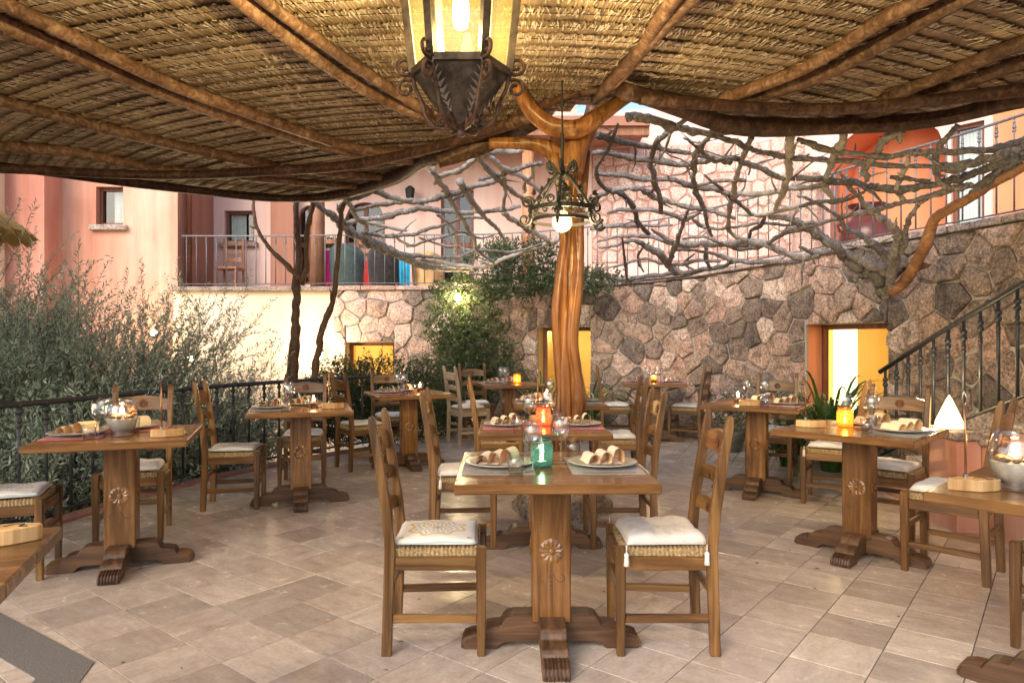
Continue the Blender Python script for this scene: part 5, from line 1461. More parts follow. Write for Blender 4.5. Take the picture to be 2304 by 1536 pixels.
gl.lathe([(0.0, -rgb)] + [(rgb * math.sin(t * math.pi / 12), -rgb * math.cos(t * math.pi / 12)) for t in range(1, 11)] + [(0.03, rgb * 1.05)], 20, (ctr.x, ctr.y, cz)); gl.build('globe_bulb', 'bulb_glass', ch, smooth=True)
fl_ = MB(); fl_.lathe([(0.0, -.030), (0.020, -.022), (0.022, .02), (0.012, .045)], 12, (ctr.x, ctr.y, cz)); fl_.build('filament', 'filament', ch, smooth=True)
lamp((ctr.x, ctr.y - .075, cz - .05), 20, WARM, 0.04)
# ================================================================== chairs
def rosette(r, petals=10, depth=0.004):
    """carved flower in the local XY plane, normal +Z"""
    b = MB()
    for k in range(petals):
        a = 2 * math.pi * k / petals
        ca, sa = math.cos(a), math.sin(a); w = r * 0.30
        q = lambda u, v, z: (u * ca - v * sa, u * sa + v * ca, z)
        b.add([q(r * .26, 0, 0), q(r * .55, -w * .75, 0), q(r * .88, -w, 0), q(r * 1.0, 0, 0), q(r * .88, w, 0), q(r * .55, w * .75, 0), q(r * .70, 0, depth)],
              [(i, (i + 1) % 6, 6) for i in range(6)])
    b.lathe([(r * .2, 0), (r * .2, depth), (r * .1, depth * 1.5), (0, depth * 1.5)], 10)
    return b
def xf(b, M):
    b.v = [tuple(M @ Vector(p)) for p in b.v]; return b

SEAT_Z = 0.445
CW = 'chair_wood_'
def make_chair(wood_='chair_wood_', rungs=2, fan=False):
    ms = {}
    # rear post, continuous from floor to carved tip, leaning back above the seat
    def post(side):
        b = MB(); y = 0.178 * side
        prof = [(0.0, -.205, .034, .042), (0.20, -.198, .036, .044), (0.44, -.190, .036, .046), (0.60, -.205, .035, .044), (0.80, -.236, .034, .040), (0.955, -.262, .033, .036), (0.985, -.267, .033, .026), (1.0, -.270, .030, .010)]
        vs = []
        for z, x, w, t in prof:
            vs += [(x - t / 2, y - w / 2, z), (x + t / 2, y - w / 2, z), (x + t / 2, y + w / 2, z), (x - t / 2, y + w / 2, z)]
        fs = [(3, 2, 1, 0), tuple(len(vs) - 4 + k for k in range(4))]
        for i in range(len(prof) - 1):
            for k in range(4): fs.append((i * 4 + k, i * 4 + (k + 1) % 4, i * 4 + 4 + (k + 1) % 4, i * 4 + 4 + k))
        b.add(vs, fs); return b.mesh('rear_post', wood_ + 'z', bevel=0.004)
    def notch(side):
        b = MB(); y = 0.178 * side
        for z in (0.83, 0.855, 0.88, 0.905, 0.93, 0.955):
            x = -.205 - (z - .6) * .158 + .0185 - (z - .8) * .02
            b.box((x, y, z), (0.004, 0.022, 0.012))
        return b.mesh('post_carving', 'carve_wood')
    def fleg(side):
        b = MB(); y = 0.19 * side; vs = []
        for z, w in ((0.0, .034), (0.22, .040), (0.455, .044)):
            vs += [(.19 - w / 2, y - w / 2, z), (.19 + w / 2, y - w / 2, z), (.19 + w / 2, y + w / 2, z), (.19 - w / 2, y + w / 2, z)]
        fs = [(3, 2, 1, 0), (8, 9, 10, 11)]
        for i in range(2):
            for k in range(4): fs.append((i * 4 + k, i * 4 + (k + 1) % 4, i * 4 + 4 + (k + 1) % 4, i * 4 + 4 + k))
        b.add(vs, fs); return b.mesh('front_leg', wood_ + 'z', bevel=0.005)
    parts = []
    for s in (-1, 1):
        parts.append(('rear_post', post(s), [('post_carving', notch(s))])); parts.append(('front_leg', fleg(s), []))
    # slats, bowed backwards
    for zc_, h, arch in ((0.865, 0.092, 0.030), (0.715, 0.068, 0.026), (0.575, 0.068, 0.026)):
        b = MB(); n = 10; vs = []
        for i in range(n + 1):
            t = -1 + 2 * i / n; y = t * 0.166
            x = -.205 - (max(zc_, .6) - .6) * .158 - .018 * (1 - t * t)
            z0 = zc_ - h / 2; z1 = zc_ + h / 2 - arch * .5 + arch * (1 - t * t) * .9
            z0b = z0 + (.012 * (1 - t * t) if arch < .029 else 0)
            vs += [(x - .009, y, z0b), (x + .009, y, z0b), (x + .009 - .012, y, z1), (x - .009 - .012, y, z1)]
        fs = [(3, 2, 1, 0), tuple(n * 4 + k for k in range(4))]
        for i in range(n):
            for k in range(4): fs.append((i * 4 + k, i * 4 + (k + 1) % 4, i * 4 + 4 + (k + 1) % 4, i * 4 + 4 + k))
        b.add(vs, fs)
        xr = -.205 - (max(zc_, .6) - .6) * .158 - .018 + .0075
        subs = []
        if zc_ != 0.715:
            r_ = rosette(0.030 if zc_ > .8 else .024, 10, .004); r_ = xf(r_, Matrix.Translation((xr, 0, zc_ + .004)) @ Matrix.Rotation(R(90) - .12, 4, 'Y'))
            subs.append(('rosette', r_.mesh('rosette', 'carve_wood')))
        else:
            r_ = MB()
            for s in (-1, 1): r_.tube([(xr + .002, s * .01, zc_ + .012), (xr + .004, s * .035, zc_ - .012), (xr + .006, s * .06, zc_ + .01)], .0022, 5)
            subs.append(('carved_line', r_.mesh('carved_line', 'carve_wood')))
        parts.append(('slat', b.mesh('slat', wood_ + 'y', bevel=.003), subs))
    # seat rails and stretchers
    def bar(name, p, q, w, h, ax, bev=.003): b = MB(); b.beam(p, q, w, h); parts.append((name, b.mesh(name, wood_ + ax, bevel=bev), []))
    bar('seat_rail', (.19, -.169, .385), (.19, .169, .385), .026, .055, 'y'); bar('seat_rail', (-.19, -.161, .385), (-.19, .161, .385), .026, .055, 'y')
    for s in (-1, 1):
        bar('seat_rail', (-.168, .180 * s, .385), (.169, .190 * s, .385), .024, .055, 'x')
        bar('stretcher', (-.178, .179 * s, .155), (.171, .190 * s, .155), .022, .034, 'x')
        if rungs > 1 and False: bar('stretcher', (-.178, .179 * s, .27), (.171, .190 * s, .27), .02, .024, 'x')
    bar('stretcher', (.19, -.171, .255), (.19, .171, .255), .020, .032, 'y'); bar('stretcher', (-.197, -.161, .255), (-.197, .161, .255), .020, .030, 'y')
    # woven rush seat: cords wrapped towards the middle in four triangles
    b = MB(); n = 20
    W, D = 0.176, 0.178
    for q in range(4):
        for i in range(n):
            t0 = -1 + 2 * i / n; t1 = -1 + 2 * (i + 1) / n; tm = (t0 + t1) / 2
            inner = abs(tm)              # the cord ends on the diagonal
            def P(u, v, z):
                x, y = (v * D, u * W)
                if q == 1: x, y = (-v * D, -u * W)
                if q == 2: x, y = (u * D, -v * W)
                if q == 3: x, y = (-u * D, v * W)
                return (x, y, z)
            dome = .006
            i2 = min(.985, max(inner, .02))
            e = 1.0
            zt_ = SEAT_Z + .004
            b.add([P(t0, e, .413), P(tm, e + .02, .413), P(t1, e, .413),
                   P(t0, e, zt_ - .006), P(tm, e + .02, zt_), P(t1, e, zt_ - .006),
                   P(t0, min(e, max(i2, abs(t0))), zt_ - .002), P(tm, i2, zt_ + dome), P(t1, min(e, max(i2, abs(t1))), zt_ - .002)],
                  [(0, 1, 4, 3), (1, 2, 5, 4), (3, 4, 7, 6), (4, 5, 8, 7)])
    b.add([(-D, -W, .412), (D, -W, .412), (D, W, .412), (-D, W, .412)], [(0, 1, 2, 3)])
    parts.append(('rush_seat', b.mesh('rush_seat', 'rush_seat'), []))
    root = empty('chair')
    for nm, me, subs in parts:
        o = inst(nm, me, root)
        for sn, sm in subs: inst(sn, sm, o)
    return root
proto = {'brown': make_chair(CW), 'pale': make_chair('pale_wood_')}
used = set()
GRP = 'ladder back dining chairs on the terrace'
def chair(kind, x, y, ang, label):
    o = proto[kind] if kind not in used else copy_tree(proto[kind])
    used.add(kind)
    o.location = (x, y, 0.0); o.rotation_euler = (0, 0, ang)
    tag(o, label, 'chair', GRP)
    return o
# cushions
def cushion_mesh(sx, sy, th, seed, puff=0.5, droop=0.0, tuft=0.0):
    rg = random.Random(seed); n = 22; b = MB(); vs = []
    ph = [rg.uniform(0, 6.28) for _ in range(6)]
    for side in (0, 1):
        for i in range(n + 1):
            for j in range(n + 1):
                u, v = -1 + 2 * i / n, -1 + 2 * j / n
                e = (1 - u ** 8) * (1 - v ** 8); rnd_ = max(0, e) ** .45
                w = .004 * math.sin(3 * u + ph[0]) * math.sin(2.5 * v + ph[1]) + .003 * math.sin(7 * u * v + ph[2])
                rad = math.hypot(u, v); wr = tuft * .006 * math.sin(14 * math.atan2(v, u) + ph[3]) * math.exp(-((rad - .55) / .4) ** 2) - tuft * .012 * math.exp(-(rad / .18) ** 2)
                z = (th * rnd_ + w * rnd_ + wr * rnd_) if side else (0.0)
                pin = 1 - .03 * (abs(u) ** 2) * (1 - abs(v) ** 2) - .02 * abs(v) ** 2
                x = u * sx / 2 * (1 + .012 * math.sin(3 * v + ph[4])); y = v * sy / 2 * (1 + .012 * math.sin(3 * u + ph[5]))
                z -= 0
                vs.append((x, y, z + .001))
    m = (n + 1) ** 2; fs = []
    for i in range(n):
        for j in range(n):
            a = i * (n + 1) + j
            fs.append((a, a + 1, a + n + 2, a + n + 1)); fs.append((m + a, m + a + n + 1, m + a + n + 2, m + a + 1))
    b.add(vs, fs)
    return b
CUSH = {}
def cushion(kind, cx, cy, ang, label, tassel=False, dx=0.0):
    key = (kind,)
    if key not in CUSH:
        if kind == 'embroidered': CUSH[key] = cushion_mesh(0.355, 0.345, 0.026, 3).mesh('cushion', 'cushion_embroidered', smooth=True, merge=True)
        elif kind == 'tufted': CUSH[key] = cushion_mesh(0.345, 0.345, 0.044, 5, tuft=1.0).mesh('cushion', 'cushion_white', smooth=True, merge=True)
        else: CUSH[key] = cushion_mesh(0.345, 0.335, 0.036, 8, tuft=.4).mesh('cushion', 'cushion_white', smooth=True, merge=True)
        if 'tas' not in CUSH:
            t = MB(); t.tube([(0, 0, 0), (0, 0, -.035)], .0025, 5); t.lathe([(0.004, -.03), (.010, -.038), (.009, -.048), (.010, -.058), (.012, -.085), (0, -.086)], 9)
            CUSH['tas'] = t.mesh('tassel', 'tassel_white', smooth=True)
    c, s = math.cos(ang), math.sin(ang)
    o = inst('seat_cushion', CUSH[key], None, (cx + c * dx, cy + s * dx, SEAT_Z + .0125), (0, 0, ang + math.sin(cx * 37 + cy * 11) * .05))
    tag(o, label, 'cushion', 'white cushions on the chair seats')
    if tassel:
        for (u, v) in ((.19, .225), (.19, -.225), (-.15, .215), (-.15, -.215)):
            inst('tassel', CUSH['tas'], o, (u if abs(u) < .18 else .186, v, .014))
    return o
FA = math.radians
chairs = [
    # kind, x, y, facing angle (deg), cushion, tassel, label
    ('brown', -0.325, 3.10, 2, 'embroidered', False, 'nearest left chair with embroidered cushion at the front centre table'),
    ('brown', 0.65, 3.10, 178, 'tufted', True, 'nearest right chair with tufted tasselled cushion at the front centre table'),
    ('brown', -0.31, 4.60, 1, 'plain', True, 'chair left of the second centre table, tassel hanging'),
    ('brown', 0.70, 4.60, 181, 'plain', False, 'chair right of the second centre table'),
    ('brown', -0.12, 6.28, 3, 'plain', False, 'chair left of the table behind the trunk'),
    ('brown', 0.92, 6.28, 178, 'tufted', False, 'chair right of the table behind the trunk, crumpled white cushion'),
    ('brown', -2.56, 4.74, 197 + 90, 'plain', False, 'reddish carved chair behind the sand vase table'),
    ('brown', -2.84, 3.95, 20, 'embroidered', False, 'chair seat cut off by the left edge of the photo'),
    ('brown', -2.22, 5.60, 12, 'embroidered', False, 'side-on chair with embroidered cushion by the railing'),
    ('brown', -1.93, 6.46, 192 + 90, 'plain', False, 'chair in front of the branch posts facing us'),
    ('brown', -1.56, 7.27, 36, 'embroidered', False, 'chair seen from behind at the hedge table'),
    ('brown', -1.38, 8.02, 203 + 90, 'plain', False, 'chair against the hedge with carved fan slat'),
    ('pale', -0.57, 9.05, 29, 'plain', False, 'pale weathered chair left of the rear vine table'),
    ('brown', -0.50, 9.66, 195 + 90, 'plain', False, 'brown chair behind the pale weathered chair'),
    ('brown', 1.40, 9.35, -6, 'plain', False, 'chair left of the rear wall table'),
    ('brown', 2.32, 9.22, 152, 'plain', False, 'chair right of the rear wall table, turned away'),
    ('brown', 2.50, 6.70, -31 + 270, 'plain', False, 'chair with fan slat before the lit doorway'),
    ('brown', 2.62, 5.72, 149, 'plain', True, 'chair right of the doorway table, seen side-on'),
    ('brown', 2.58, 4.78, -44 + 270, 'plain', False, 'carved chair behind the amber jar table facing us'),
    ('brown', 2.52, 4.00, 135, 'tufted', False, 'chair with crumpled cushion between the two right tables'),
    ('brown', 2.43, 2.98, -48 + 270, 'tufted', False, 'chair cut off by the right edge of the photo'),
]
for k, x, y, a, cu, ta, lab in chairs:
    chair(k, x, y, FA(a), lab)
    cushion(cu, x, y, FA(a), ('embroidered cream' if cu == 'embroidered' else 'tufted white' if cu == 'tufted' else 'plain white') + ' cushion on the ' + ' '.join(lab.replace('embroidered ', '').split(',')[0].split()[:11]), ta, -0.004)

# ================================================================== tables
TOPZ = 0.77
def make_table():
    root = empty('dining_table')
    # top of three boards with a moulded edge
    w = 0.79; ws = [0.27, 0.25, 0.27]; y = -w / 2
    for i, bw in enumerate(ws):
        b = MB(); b.box((0, y + bw / 2, TOPZ - .0195), (w, bw - .0012, 0.039)); o = b.build('top_board', 'table_wood_x', root, bevel=.005, loc=(0, 0, 0)); y += bw
    for s in (-1, 1):
        b = MB(); b.box((s * .20, 0, TOPZ - .052), (0.06, 0.56, 0.024)); b.build('batten', 'table_wood_y', root, bevel=.004, loc=(0, 0, 0))
    b = MB(); b.box((0, 0, TOPZ - .052), (0.24, 0.20, 0.0235)); b.build('bearer', 'table_wood_x', root, bevel=.004, loc=(0, 0, 0))
    b = MB(); b.box((0, 0, 0.4095), (0.165, 0.135, 0.591)); p = b.build('pedestal', 'table_wood_z', root, bevel=.006, loc=(0, 0, 0))
    for k, (M, rr_) in enumerate([(Matrix.Translation((0, -.0675, .42)) @ Matrix.Rotation(R(90), 4, 'X'), .056), (Matrix.Translation((.0825, 0, .42)) @ Matrix.Rotation(R(90), 4, 'Y'), .05), (Matrix.Translation((-.0825, 0, .42)) @ Matrix.Rotation(R(-90), 4, 'Y'), .05)]):
        r_ = xf(rosette(rr_, 12, .007), M); r_.build('rosette', 'table_wood_z', p, loc=(0, 0, 0))
    c = MB()
    for xx in (-.045, 0, .045):
        for zz in [0.50 + .016 * i for i in range(11 if xx == 0 else 8)] + ([.20 + .016 * i for i in range(7)] if xx == 0 else []):
            c.add([(xx - .004, -.0690, zz), (xx + .004, -.0690, zz), (xx, -.0690, zz + .011)], [(0, 1, 2)])
    tag(c.build('notch_carving', 'carve_wood', p, loc=(0, 0, 0)), kind='stuff')
    c = MB()
    for s in (-1, 1):
        c.tube(catmull([(s * .004, -.0675, .33), (s * .02, -.0675, .30), (s * .045, -.0675, .29), (s * .055, -.0675, .31), (s * .042, -.0675, .322)], 4), .0022, 5)
    c.build('scroll_carving', 'carve_wood', p, loc=(0, 0, 0))
    prof = [(.05, .030), (.19, .030), (.215, .022), (.235, 0.0), (.372, 0.0), (.378, .022), (.366, .045), (.335, .056), (.300, .058), (.292, .074), (.280, .088), (.250, .096), (.215, .098), (.205, .118), (.190, .134), (.160, .141), (.05, .141)]
    for k in range(4):
        Lk = 1.0 if k % 2 == 0 else 0.92
        b = MB(); pr = [(x * Lk, z) for x, z in prof]
        hw = .055 if k % 2 == 0 else .0545
        zo = 0 if k % 2 == 0 else .001
        n = len(pr)
        vs = [(x, -hw, z + (zo if z > .1 else 0)) for x, z in pr] + [(x, hw, z + (zo if z > .1 else 0)) for x, z in pr]
        fs = [tuple(range(n)), tuple(reversed(range(n, 2 * n)))] + [(i, n + i, n + (i + 1) % n, (i + 1) % n) for i in range(n)]
        b.add(vs, fs); M = Matrix.Rotation(R(90 * k), 4, 'Z'); xf(b, M)
        f = b.build('foot', 'foot_wood_x' if k % 2 == 0 else 'foot_wood_y', root, bevel=.004, loc=(0, 0, 0))
        g = MB()
        for j in range(7):
            yy = -.045 + .015 * j
            g.tube([(.378 * Lk + .001, yy, .006), (.379 * Lk + .001, yy, .022), (.367 * Lk + .0015, yy, .046), (.335 * Lk, yy, .0575), (.302 * Lk, yy, .060)], .0055, 6)
        xf(g, M); g.build('toe_rib', 'foot_wood_x' if k % 2 == 0 else 'foot_wood_y', f, loc=(0, 0, 0))
    return root
tproto = make_table()
# name, x, y, rot, seats (L left, R right, F far), mat, candle, block
TABLES = {
    'A': (0.167, 3.03, 1, 'LR', 'placemat_brown', 'the front centre table', 'dining table nearest the camera with teal jar'),
    'B': (0.19, 4.46, 1, 'LR', 'placemat_red', 'the second centre table', 'dining table behind the front centre table with pink jar'),
    'C': (0.41, 6.25, 2, 'LR', 'placemat_brown', 'the table behind the trunk', 'dining table half hidden behind the trunk post'),
    'D': (-2.28, 4.08, 18, 'LF', 'placemat_red', 'the railing table with sand vase', 'dining table with sand filled vase by the railing'),
    'E': (-1.72, 5.68, 17, 'LF', 'placemat_brown', 'the middle railing table', 'middle dining table along the railing below the branch posts'),
    'F': (-1.09, 7.35, 23, 'LF', 'placemat_red', 'the hedge table', 'dining table in front of the green hedge'),
    'G': (-0.03, 8.95, 12, 'LF', 'placemat_brown', 'the rear vine table', 'dining table at the back beside the vine'),
    'H': (1.87, 9.2, -8, 'LR', 'placemat_red', 'the rear wall table', 'dining table standing against the granite wall'),
    'I': (2.13, 6.06, -31, 'FR', 'placemat_red', 'the doorway table', 'dining table in front of the yellow lit doorway'),
    'J': (2.145, 4.305, -44, 'FR', 'placemat_brown', 'the amber jar table', 'dining table with amber candle jar at right'),
    'K': (2.04, 2.49, -48, 'F', None, 'the right edge table', 'dining table cut off by the right edge'),
    'L': (-1.545, 1.535, 21, '', None, 'the lower left table', 'corner of a dining table at lower left'),
}
# shared meshes for the settings
def lathe_mesh(name, prof, mat, n=28): b = MB(); b.lathe(prof, n); return b.mesh(name, mat, smooth=True)
ms_plate = lathe_mesh('plate', [(0.0, .004), (.05, .003), (.085, .0035), (.088, .006), (.105, .010), (.150, .018), (.152, .021), (.148, .0225), (.104, .015), (.088, .011), (.0, .0095)], 'china', 40)
ms_wine = lathe_mesh('bowl_glass', [(.036, 0.0), (.036, .002), (.012, .005), (.0042, .012), (.0040, .085), (.008, .094), (.026, .108), (.040, .130), (.043, .150), (.039, .185), (.033, .215), (.0322, .215), (.038, .185), (.0418, .150), (.0385, .131), (.024, .110), (.0, .100)], 'clear_glass', 24)
ms_tumb = lathe_mesh('tumbler', [(.030, 0.0), (.038, .088), (.0372, .088), (.029, .008), (0, .008)], 'clear_glass', 22)
def mat_mesh(mat):
    b = MB(); b.box((0, 0, .0015), (0.30, 0.42, .003)); return b.mesh('placemat', mat)
ms_mats = {m: mat_mesh(m) for m in ('placemat_red', 'placemat_brown')}
def napkin_mesh():
    b = MB(); ln = 0.14
    for k, (cx, rx, rz, tilt) in enumerate(((-.054, .026, .036, .10), (0.0, .026, .046, .0), (.054, .028, .060, -.06))):
        n = 14
        for lay, (t, mi) in enumerate(((0.0, 0), (-.0025, 1))):
            b.cur = mi; vs = []
            prof_ = catmull([Vector((.95, 0, .03)), Vector((1.05, 0, .35)), Vector((.75, 0, .80)), Vector((.1, 0, 1.0)), Vector((-.55, 0, .86)), Vector((-.85, 0, .5)), Vector((-1.0, 0, .12)), Vector((-1.35, 0, .02))], 2)
            n = len(prof_) - 1
            for i in range(n + 1):
                q = prof_[i]; k_ = (rx + t) / rx
                x = cx + rx * q.x * k_; z = .0012 + max(0, rz * q.z + (t if q.z > .3 else 0)) * 1.15 + (.0006 if mi == 0 else .0012)
                vs += [(x + tilt * .03, -ln / 2 - .01 * q.z, z), (x - tilt * .03, ln / 2, z * (.86))]
            b.add(vs, [(2 * i, 2 * i + 2, 2 * i + 3, 2 * i + 1) for i in range(n)])
    b.cur = 0
    b.add([(-.075, -ln / 2 + .004, .0008), (.076, -ln / 2 + .004, .0008), (.074, ln / 2 - .004, .0008), (-.073, ln / 2 - .004, .0008)], [(0, 1, 2, 3)])
    return b.mesh('napkin', ['napkin', 'napkin_inner_glow'], smooth=True)
ms_nap = napkin_mesh()
def fork_mesh():
    b = MB(); b.box((0, -.055, .002), (.007, .10, .0022)); b.box((0, .005, .003), (.004, .03, .0024)); b.box((0, .030, .0034), (.022, .022, .002))
    for i in range(4): b.box((-.0085 + .0057 * i, .060, .004), (.0030, .042, .0018))
    return b.mesh('fork', 'steel', bevel=.0006)
def knife_mesh():
    b = MB(); b.box((0, -.05, .0025), (.009, .10, .0035)); b.prism([(-.008, 0), (.008, 0), (.008, .09), (.001, .115), (-.007, .10)], Matrix.Translation((0, 0, .001)), .0014)
    return b.mesh('knife', 'steel', bevel=.0004)
ms_fork, ms_knife = fork_mesh(), knife_mesh()
def put(name, me, T, lx, ly, lz, lr, label, cat, group=None):
    x, y, rot = T[0], T[1], FA(T[2]); c, s = math.cos(rot), math.sin(rot)
    o = inst(name, me, None, (x + lx * c - ly * s, y + lx * s + ly * c, lz), (0, 0, rot + lr))
    tag(o, label, cat, group); return o
def at_table(T, lx, ly):
    c, s = math.cos(FA(T[2])), math.sin(FA(T[2])); return (T[0] + lx * c - ly * s, T[1] + lx * s + ly * c)
seatname = {'L': 'left', 'R': 'right', 'F': 'far'}
SEATA = {'R': 0.0, 'F': math.pi / 2, 'L': math.pi}
first = True
for key, T in TABLES.items():
    o = tproto if first else copy_tree(tproto); first = False
    o.location = (T[0], T[1], 0); o.rotation_euler = (0, 0, FA(T[2])); tag(o, T[6], 'table', 'carved pedestal dining tables')
    for sname in T[3]:
        a = SEATA[sname]; c, s = math.cos(a), math.sin(a); rn = random.Random(key + sname)
        def L(u, v): return (u * c - v * s, u * s + v * c)       # u outwards to the diner, v to the diner's left
        side = seatname[sname]; tn = T[5]; J = lambda k=.006: rn.uniform(-k, k)
        zt_ = TOPZ
        if T[4]:
            p = L(.225, 0); put('placemat', ms_mats[T[4]], T, *p, zt_ + .0005, a, f"{'red' if 'red' in T[4] else 'grey brown'} woven placemat on {side} side of {tn}", 'placemat', 'placemats on the tables')
        zt_ += .0036
        p = L(.225 + J(), J()); put('plate', ms_plate, T, *p, zt_ + .0002, 0, f'round grey glazed plate on {side} side of {tn}', 'plate', 'plates on the tables')
        p = L(.235 + J(), J()); face = {'A': -.12, 'B': -.1}.get(key, 0)
        wr = -FA(T[2]) + (math.pi * .0) + rn.uniform(-.25, .25)
        put('napkin', ms_nap, T, *p, zt_ + .0135, wr, f'folded peach napkin on {side} plate of {tn}', 'napkin', 'folded napkins')
        p = L(.235, .178); put('fork', ms_fork, T, *p, zt_ + .0005, a + math.pi / 2, f'steel fork on {side} side of {tn}', 'fork', 'forks on the tables')
        p = L(.235, -.185); put('knife', ms_knife, T, *p, zt_ + .0005, a + math.pi / 2, f'steel knife on {side} side of {tn}', 'knife', 'knives on the tables')
        gz = TOPZ + .0008
        vg = {'L': .13, 'R': -.02, 'F': .06}[sname]
        p = L(*{'L': (.085, .16), 'R': (.05, .06), 'F': (.05, .10)}[sname]); put('wine_glass', ms_wine, T, *p, gz, 0, f'stemmed wine glass at {side} seat of {tn}', 'wine glass', 'wine glasses')
        p = L(*{'L': (.155, .20), 'R': (.12, .21), 'F': (.10, -.02)}[sname]) if key in 'ABC' else L(*{'L': (.12, .21), 'R': (.10, -.19), 'F': (.05, -.05)}[sname]); put('tumbler', ms_tumb, T, *p, gz, 0, f'clear water tumbler at {side} seat of {tn}', 'tumbler', 'water tumblers')

# candle holders -------------------------------------------------------------
def flame_at(parent, x, y, z, h=0.028):
    h *= 1.35
    b = MB(); b.lathe([(0, 0), (h * .16, h * .12), (h * .24, h * .35), (h * .16, h * .65), (0, h)], 8); b.build('flame', 'flame', parent, smooth=True, loc=(x, y, z))
CANDLE_W = 2.0
def holder(kind, key, lx, ly, label):
    T = TABLES[key]; x, y = at_table(T, lx, ly); z = TOPZ + .0008
    root = empty('candle_jar' if kind.startswith('jar') else 'candle_vase' if kind == 'vase' else 'candle_glass', (x, y, z), 0, label, 'candle holder', 'candle holders')
    if kind.startswith('jar'):
        b = MB(); b.lathe([(.040, 0), (.048, .006), (.050, .08), (.048, .098), (.040, .108), (.040, .118), (.045, .124), (.0425, .124), (.037, .117), (.037, .107), (.045, .096), (.0468, .08), (.045, .010), (0, .008)], 28); b.build('glass_jar', kind.replace('jar', 'jar_') if '_' not in kind else kind, root, smooth=True, loc=(0, 0, 0))
        b = MB(); b.lathe([(.020, .010), (.020, .026), (0, .027)], 14); b.build('tealight', 'wax', root, loc=(0, 0, 0)); flame_at(root, 0, 0, .029, .026)
        b = MB(); b.tube(spiral(Vector((0, 0, .110)), Vector((1, 0, 0)), Vector((0, 1, 0)), .0418, 1.0, 0, 1, 24)[:1] + [Vector((.0415 * math.cos(t), .0415 * math.sin(t), .112)) for t in [i * .2618 for i in range(25)]], .0018, 5); b.build('twine', 'block_wood', root, loc=(0, 0, 0))
        h = .05
    elif kind == 'vase':
        b = MB(); b.lathe([(.052, 0), (.058, .004), (.050, .016), (.066, .05), (.082, .10), (.084, .13), (.076, .17), (.058, .215), (.0565, .215), (.0745, .17), (.082, .13), (.080, .10), (.064, .05), (.045, .020), (0, .018)], 30); b.build('glass_vase', 'clear_glass', root, smooth=True, loc=(0, 0, 0))
        b = MB(); b.lathe([(.044, .021), (.063, .05), (.079, .098), (.074, .101), (0, .101)], 24); b.build('sand', 'sand', root, smooth=True, loc=(0, 0, 0))
        rn = random.Random(key)
        for i in range(9):
            a = i * .7; b = MB(); r_ = .014 + rn.random() * .006
            b.lathe([(0, -r_ * .6), (r_ * .8, -r_ * .3), (r_, 0), (r_ * .7, r_ * .45), (0, r_ * .6)], 9); b.build('pebble', 'pebble', root, smooth=True, loc=(math.cos(a) * .05, math.sin(a) * .05, .101 + r_ * .5))
        b = MB()
        for i in range(10):
            a = rn.uniform(-.6, 1.2); q = Vector((math.cos(a) * .05, math.sin(a) * .05, .125 + rn.random() * .02)); t = Vector((rn.uniform(-1, 1), rn.uniform(-1, 1), rn.uniform(0, 1))).normalized() * .016; s_ = Vector((-t.y, t.x, .003))
            b.add([q, q + t + s_ * .6, q + t * 1.6, q + t - s_ * .6], [(0, 1, 2, 3)])
        b.build('dried_petals', 'flower_red', root, loc=(0, 0, 0))
        b = MB(); b.lathe([(.020, .1015), (.020, .126), (0, .127)], 14); b.build('candle', 'wax', root, loc=(0, 0, 0)); flame_at(root, 0, 0, .128, .032); h = .15
    else:
        b = MB(); b.lathe([(.034, 0), (.036, .09), (.035, .09), (.033, .008), (0, .008)], 22); b.build('glass', 'clear_glass' if kind == 'glass' else 'jar_amber', root, smooth=True, loc=(0, 0, 0))
        b = MB(); b.lathe([(.0315, .010), (.0325, .04), (0, .041)], 16); b.build('filling', 'pebble' if kind == 'glass' else 'wax', root, loc=(0, 0, 0))
        b = MB(); b.lathe([(.016, .0415), (.016, .058), (0, .059)], 12); b.build('candle', 'wax', root, loc=(0, 0, 0)); flame_at(root, 0, 0, .060, .030); h = .085
    lamp((x, y, z + h + .012), CANDLE_W * (.55 if kind.startswith('jar') else 1), (1.0, 0.58, 0.22), 0.012)
    return root
holder('jar_teal', 'A', -.04, -.03, 'speckled teal glass candle jar on the front centre table')
holder('jar_pink', 'B', .01, .0, 'speckled pink glass candle jar on the second centre table')
holder('jar_amber', 'J', -.10, .04, 'amber glass candle jar glowing on the right table')
holder('jar_amber', 'G', .10, .02, 'amber candle jar on the rear vine table')
holder('vase', 'D', .02, -.10, 'egg shaped glass vase with sand and candle by the railing')
holder('vase', 'K', -.18, -.11, 'glass sand vase with candle at the right edge')
holder('glass', 'E', .10, -.05, 'small clear candle glass on the middle railing table')
holder('glass', 'F', .14, .06, 'small clear candle glass on the hedge table')
holder('glass', 'I', -.16, -.02, 'candle glass with dark pebbles on the doorway table')
holder('cup', 'H', .0, .02, 'candle cup on the rear wall table')
holder('glass', 'C', -.12, -.12, 'small candle glass on the table behind the trunk')
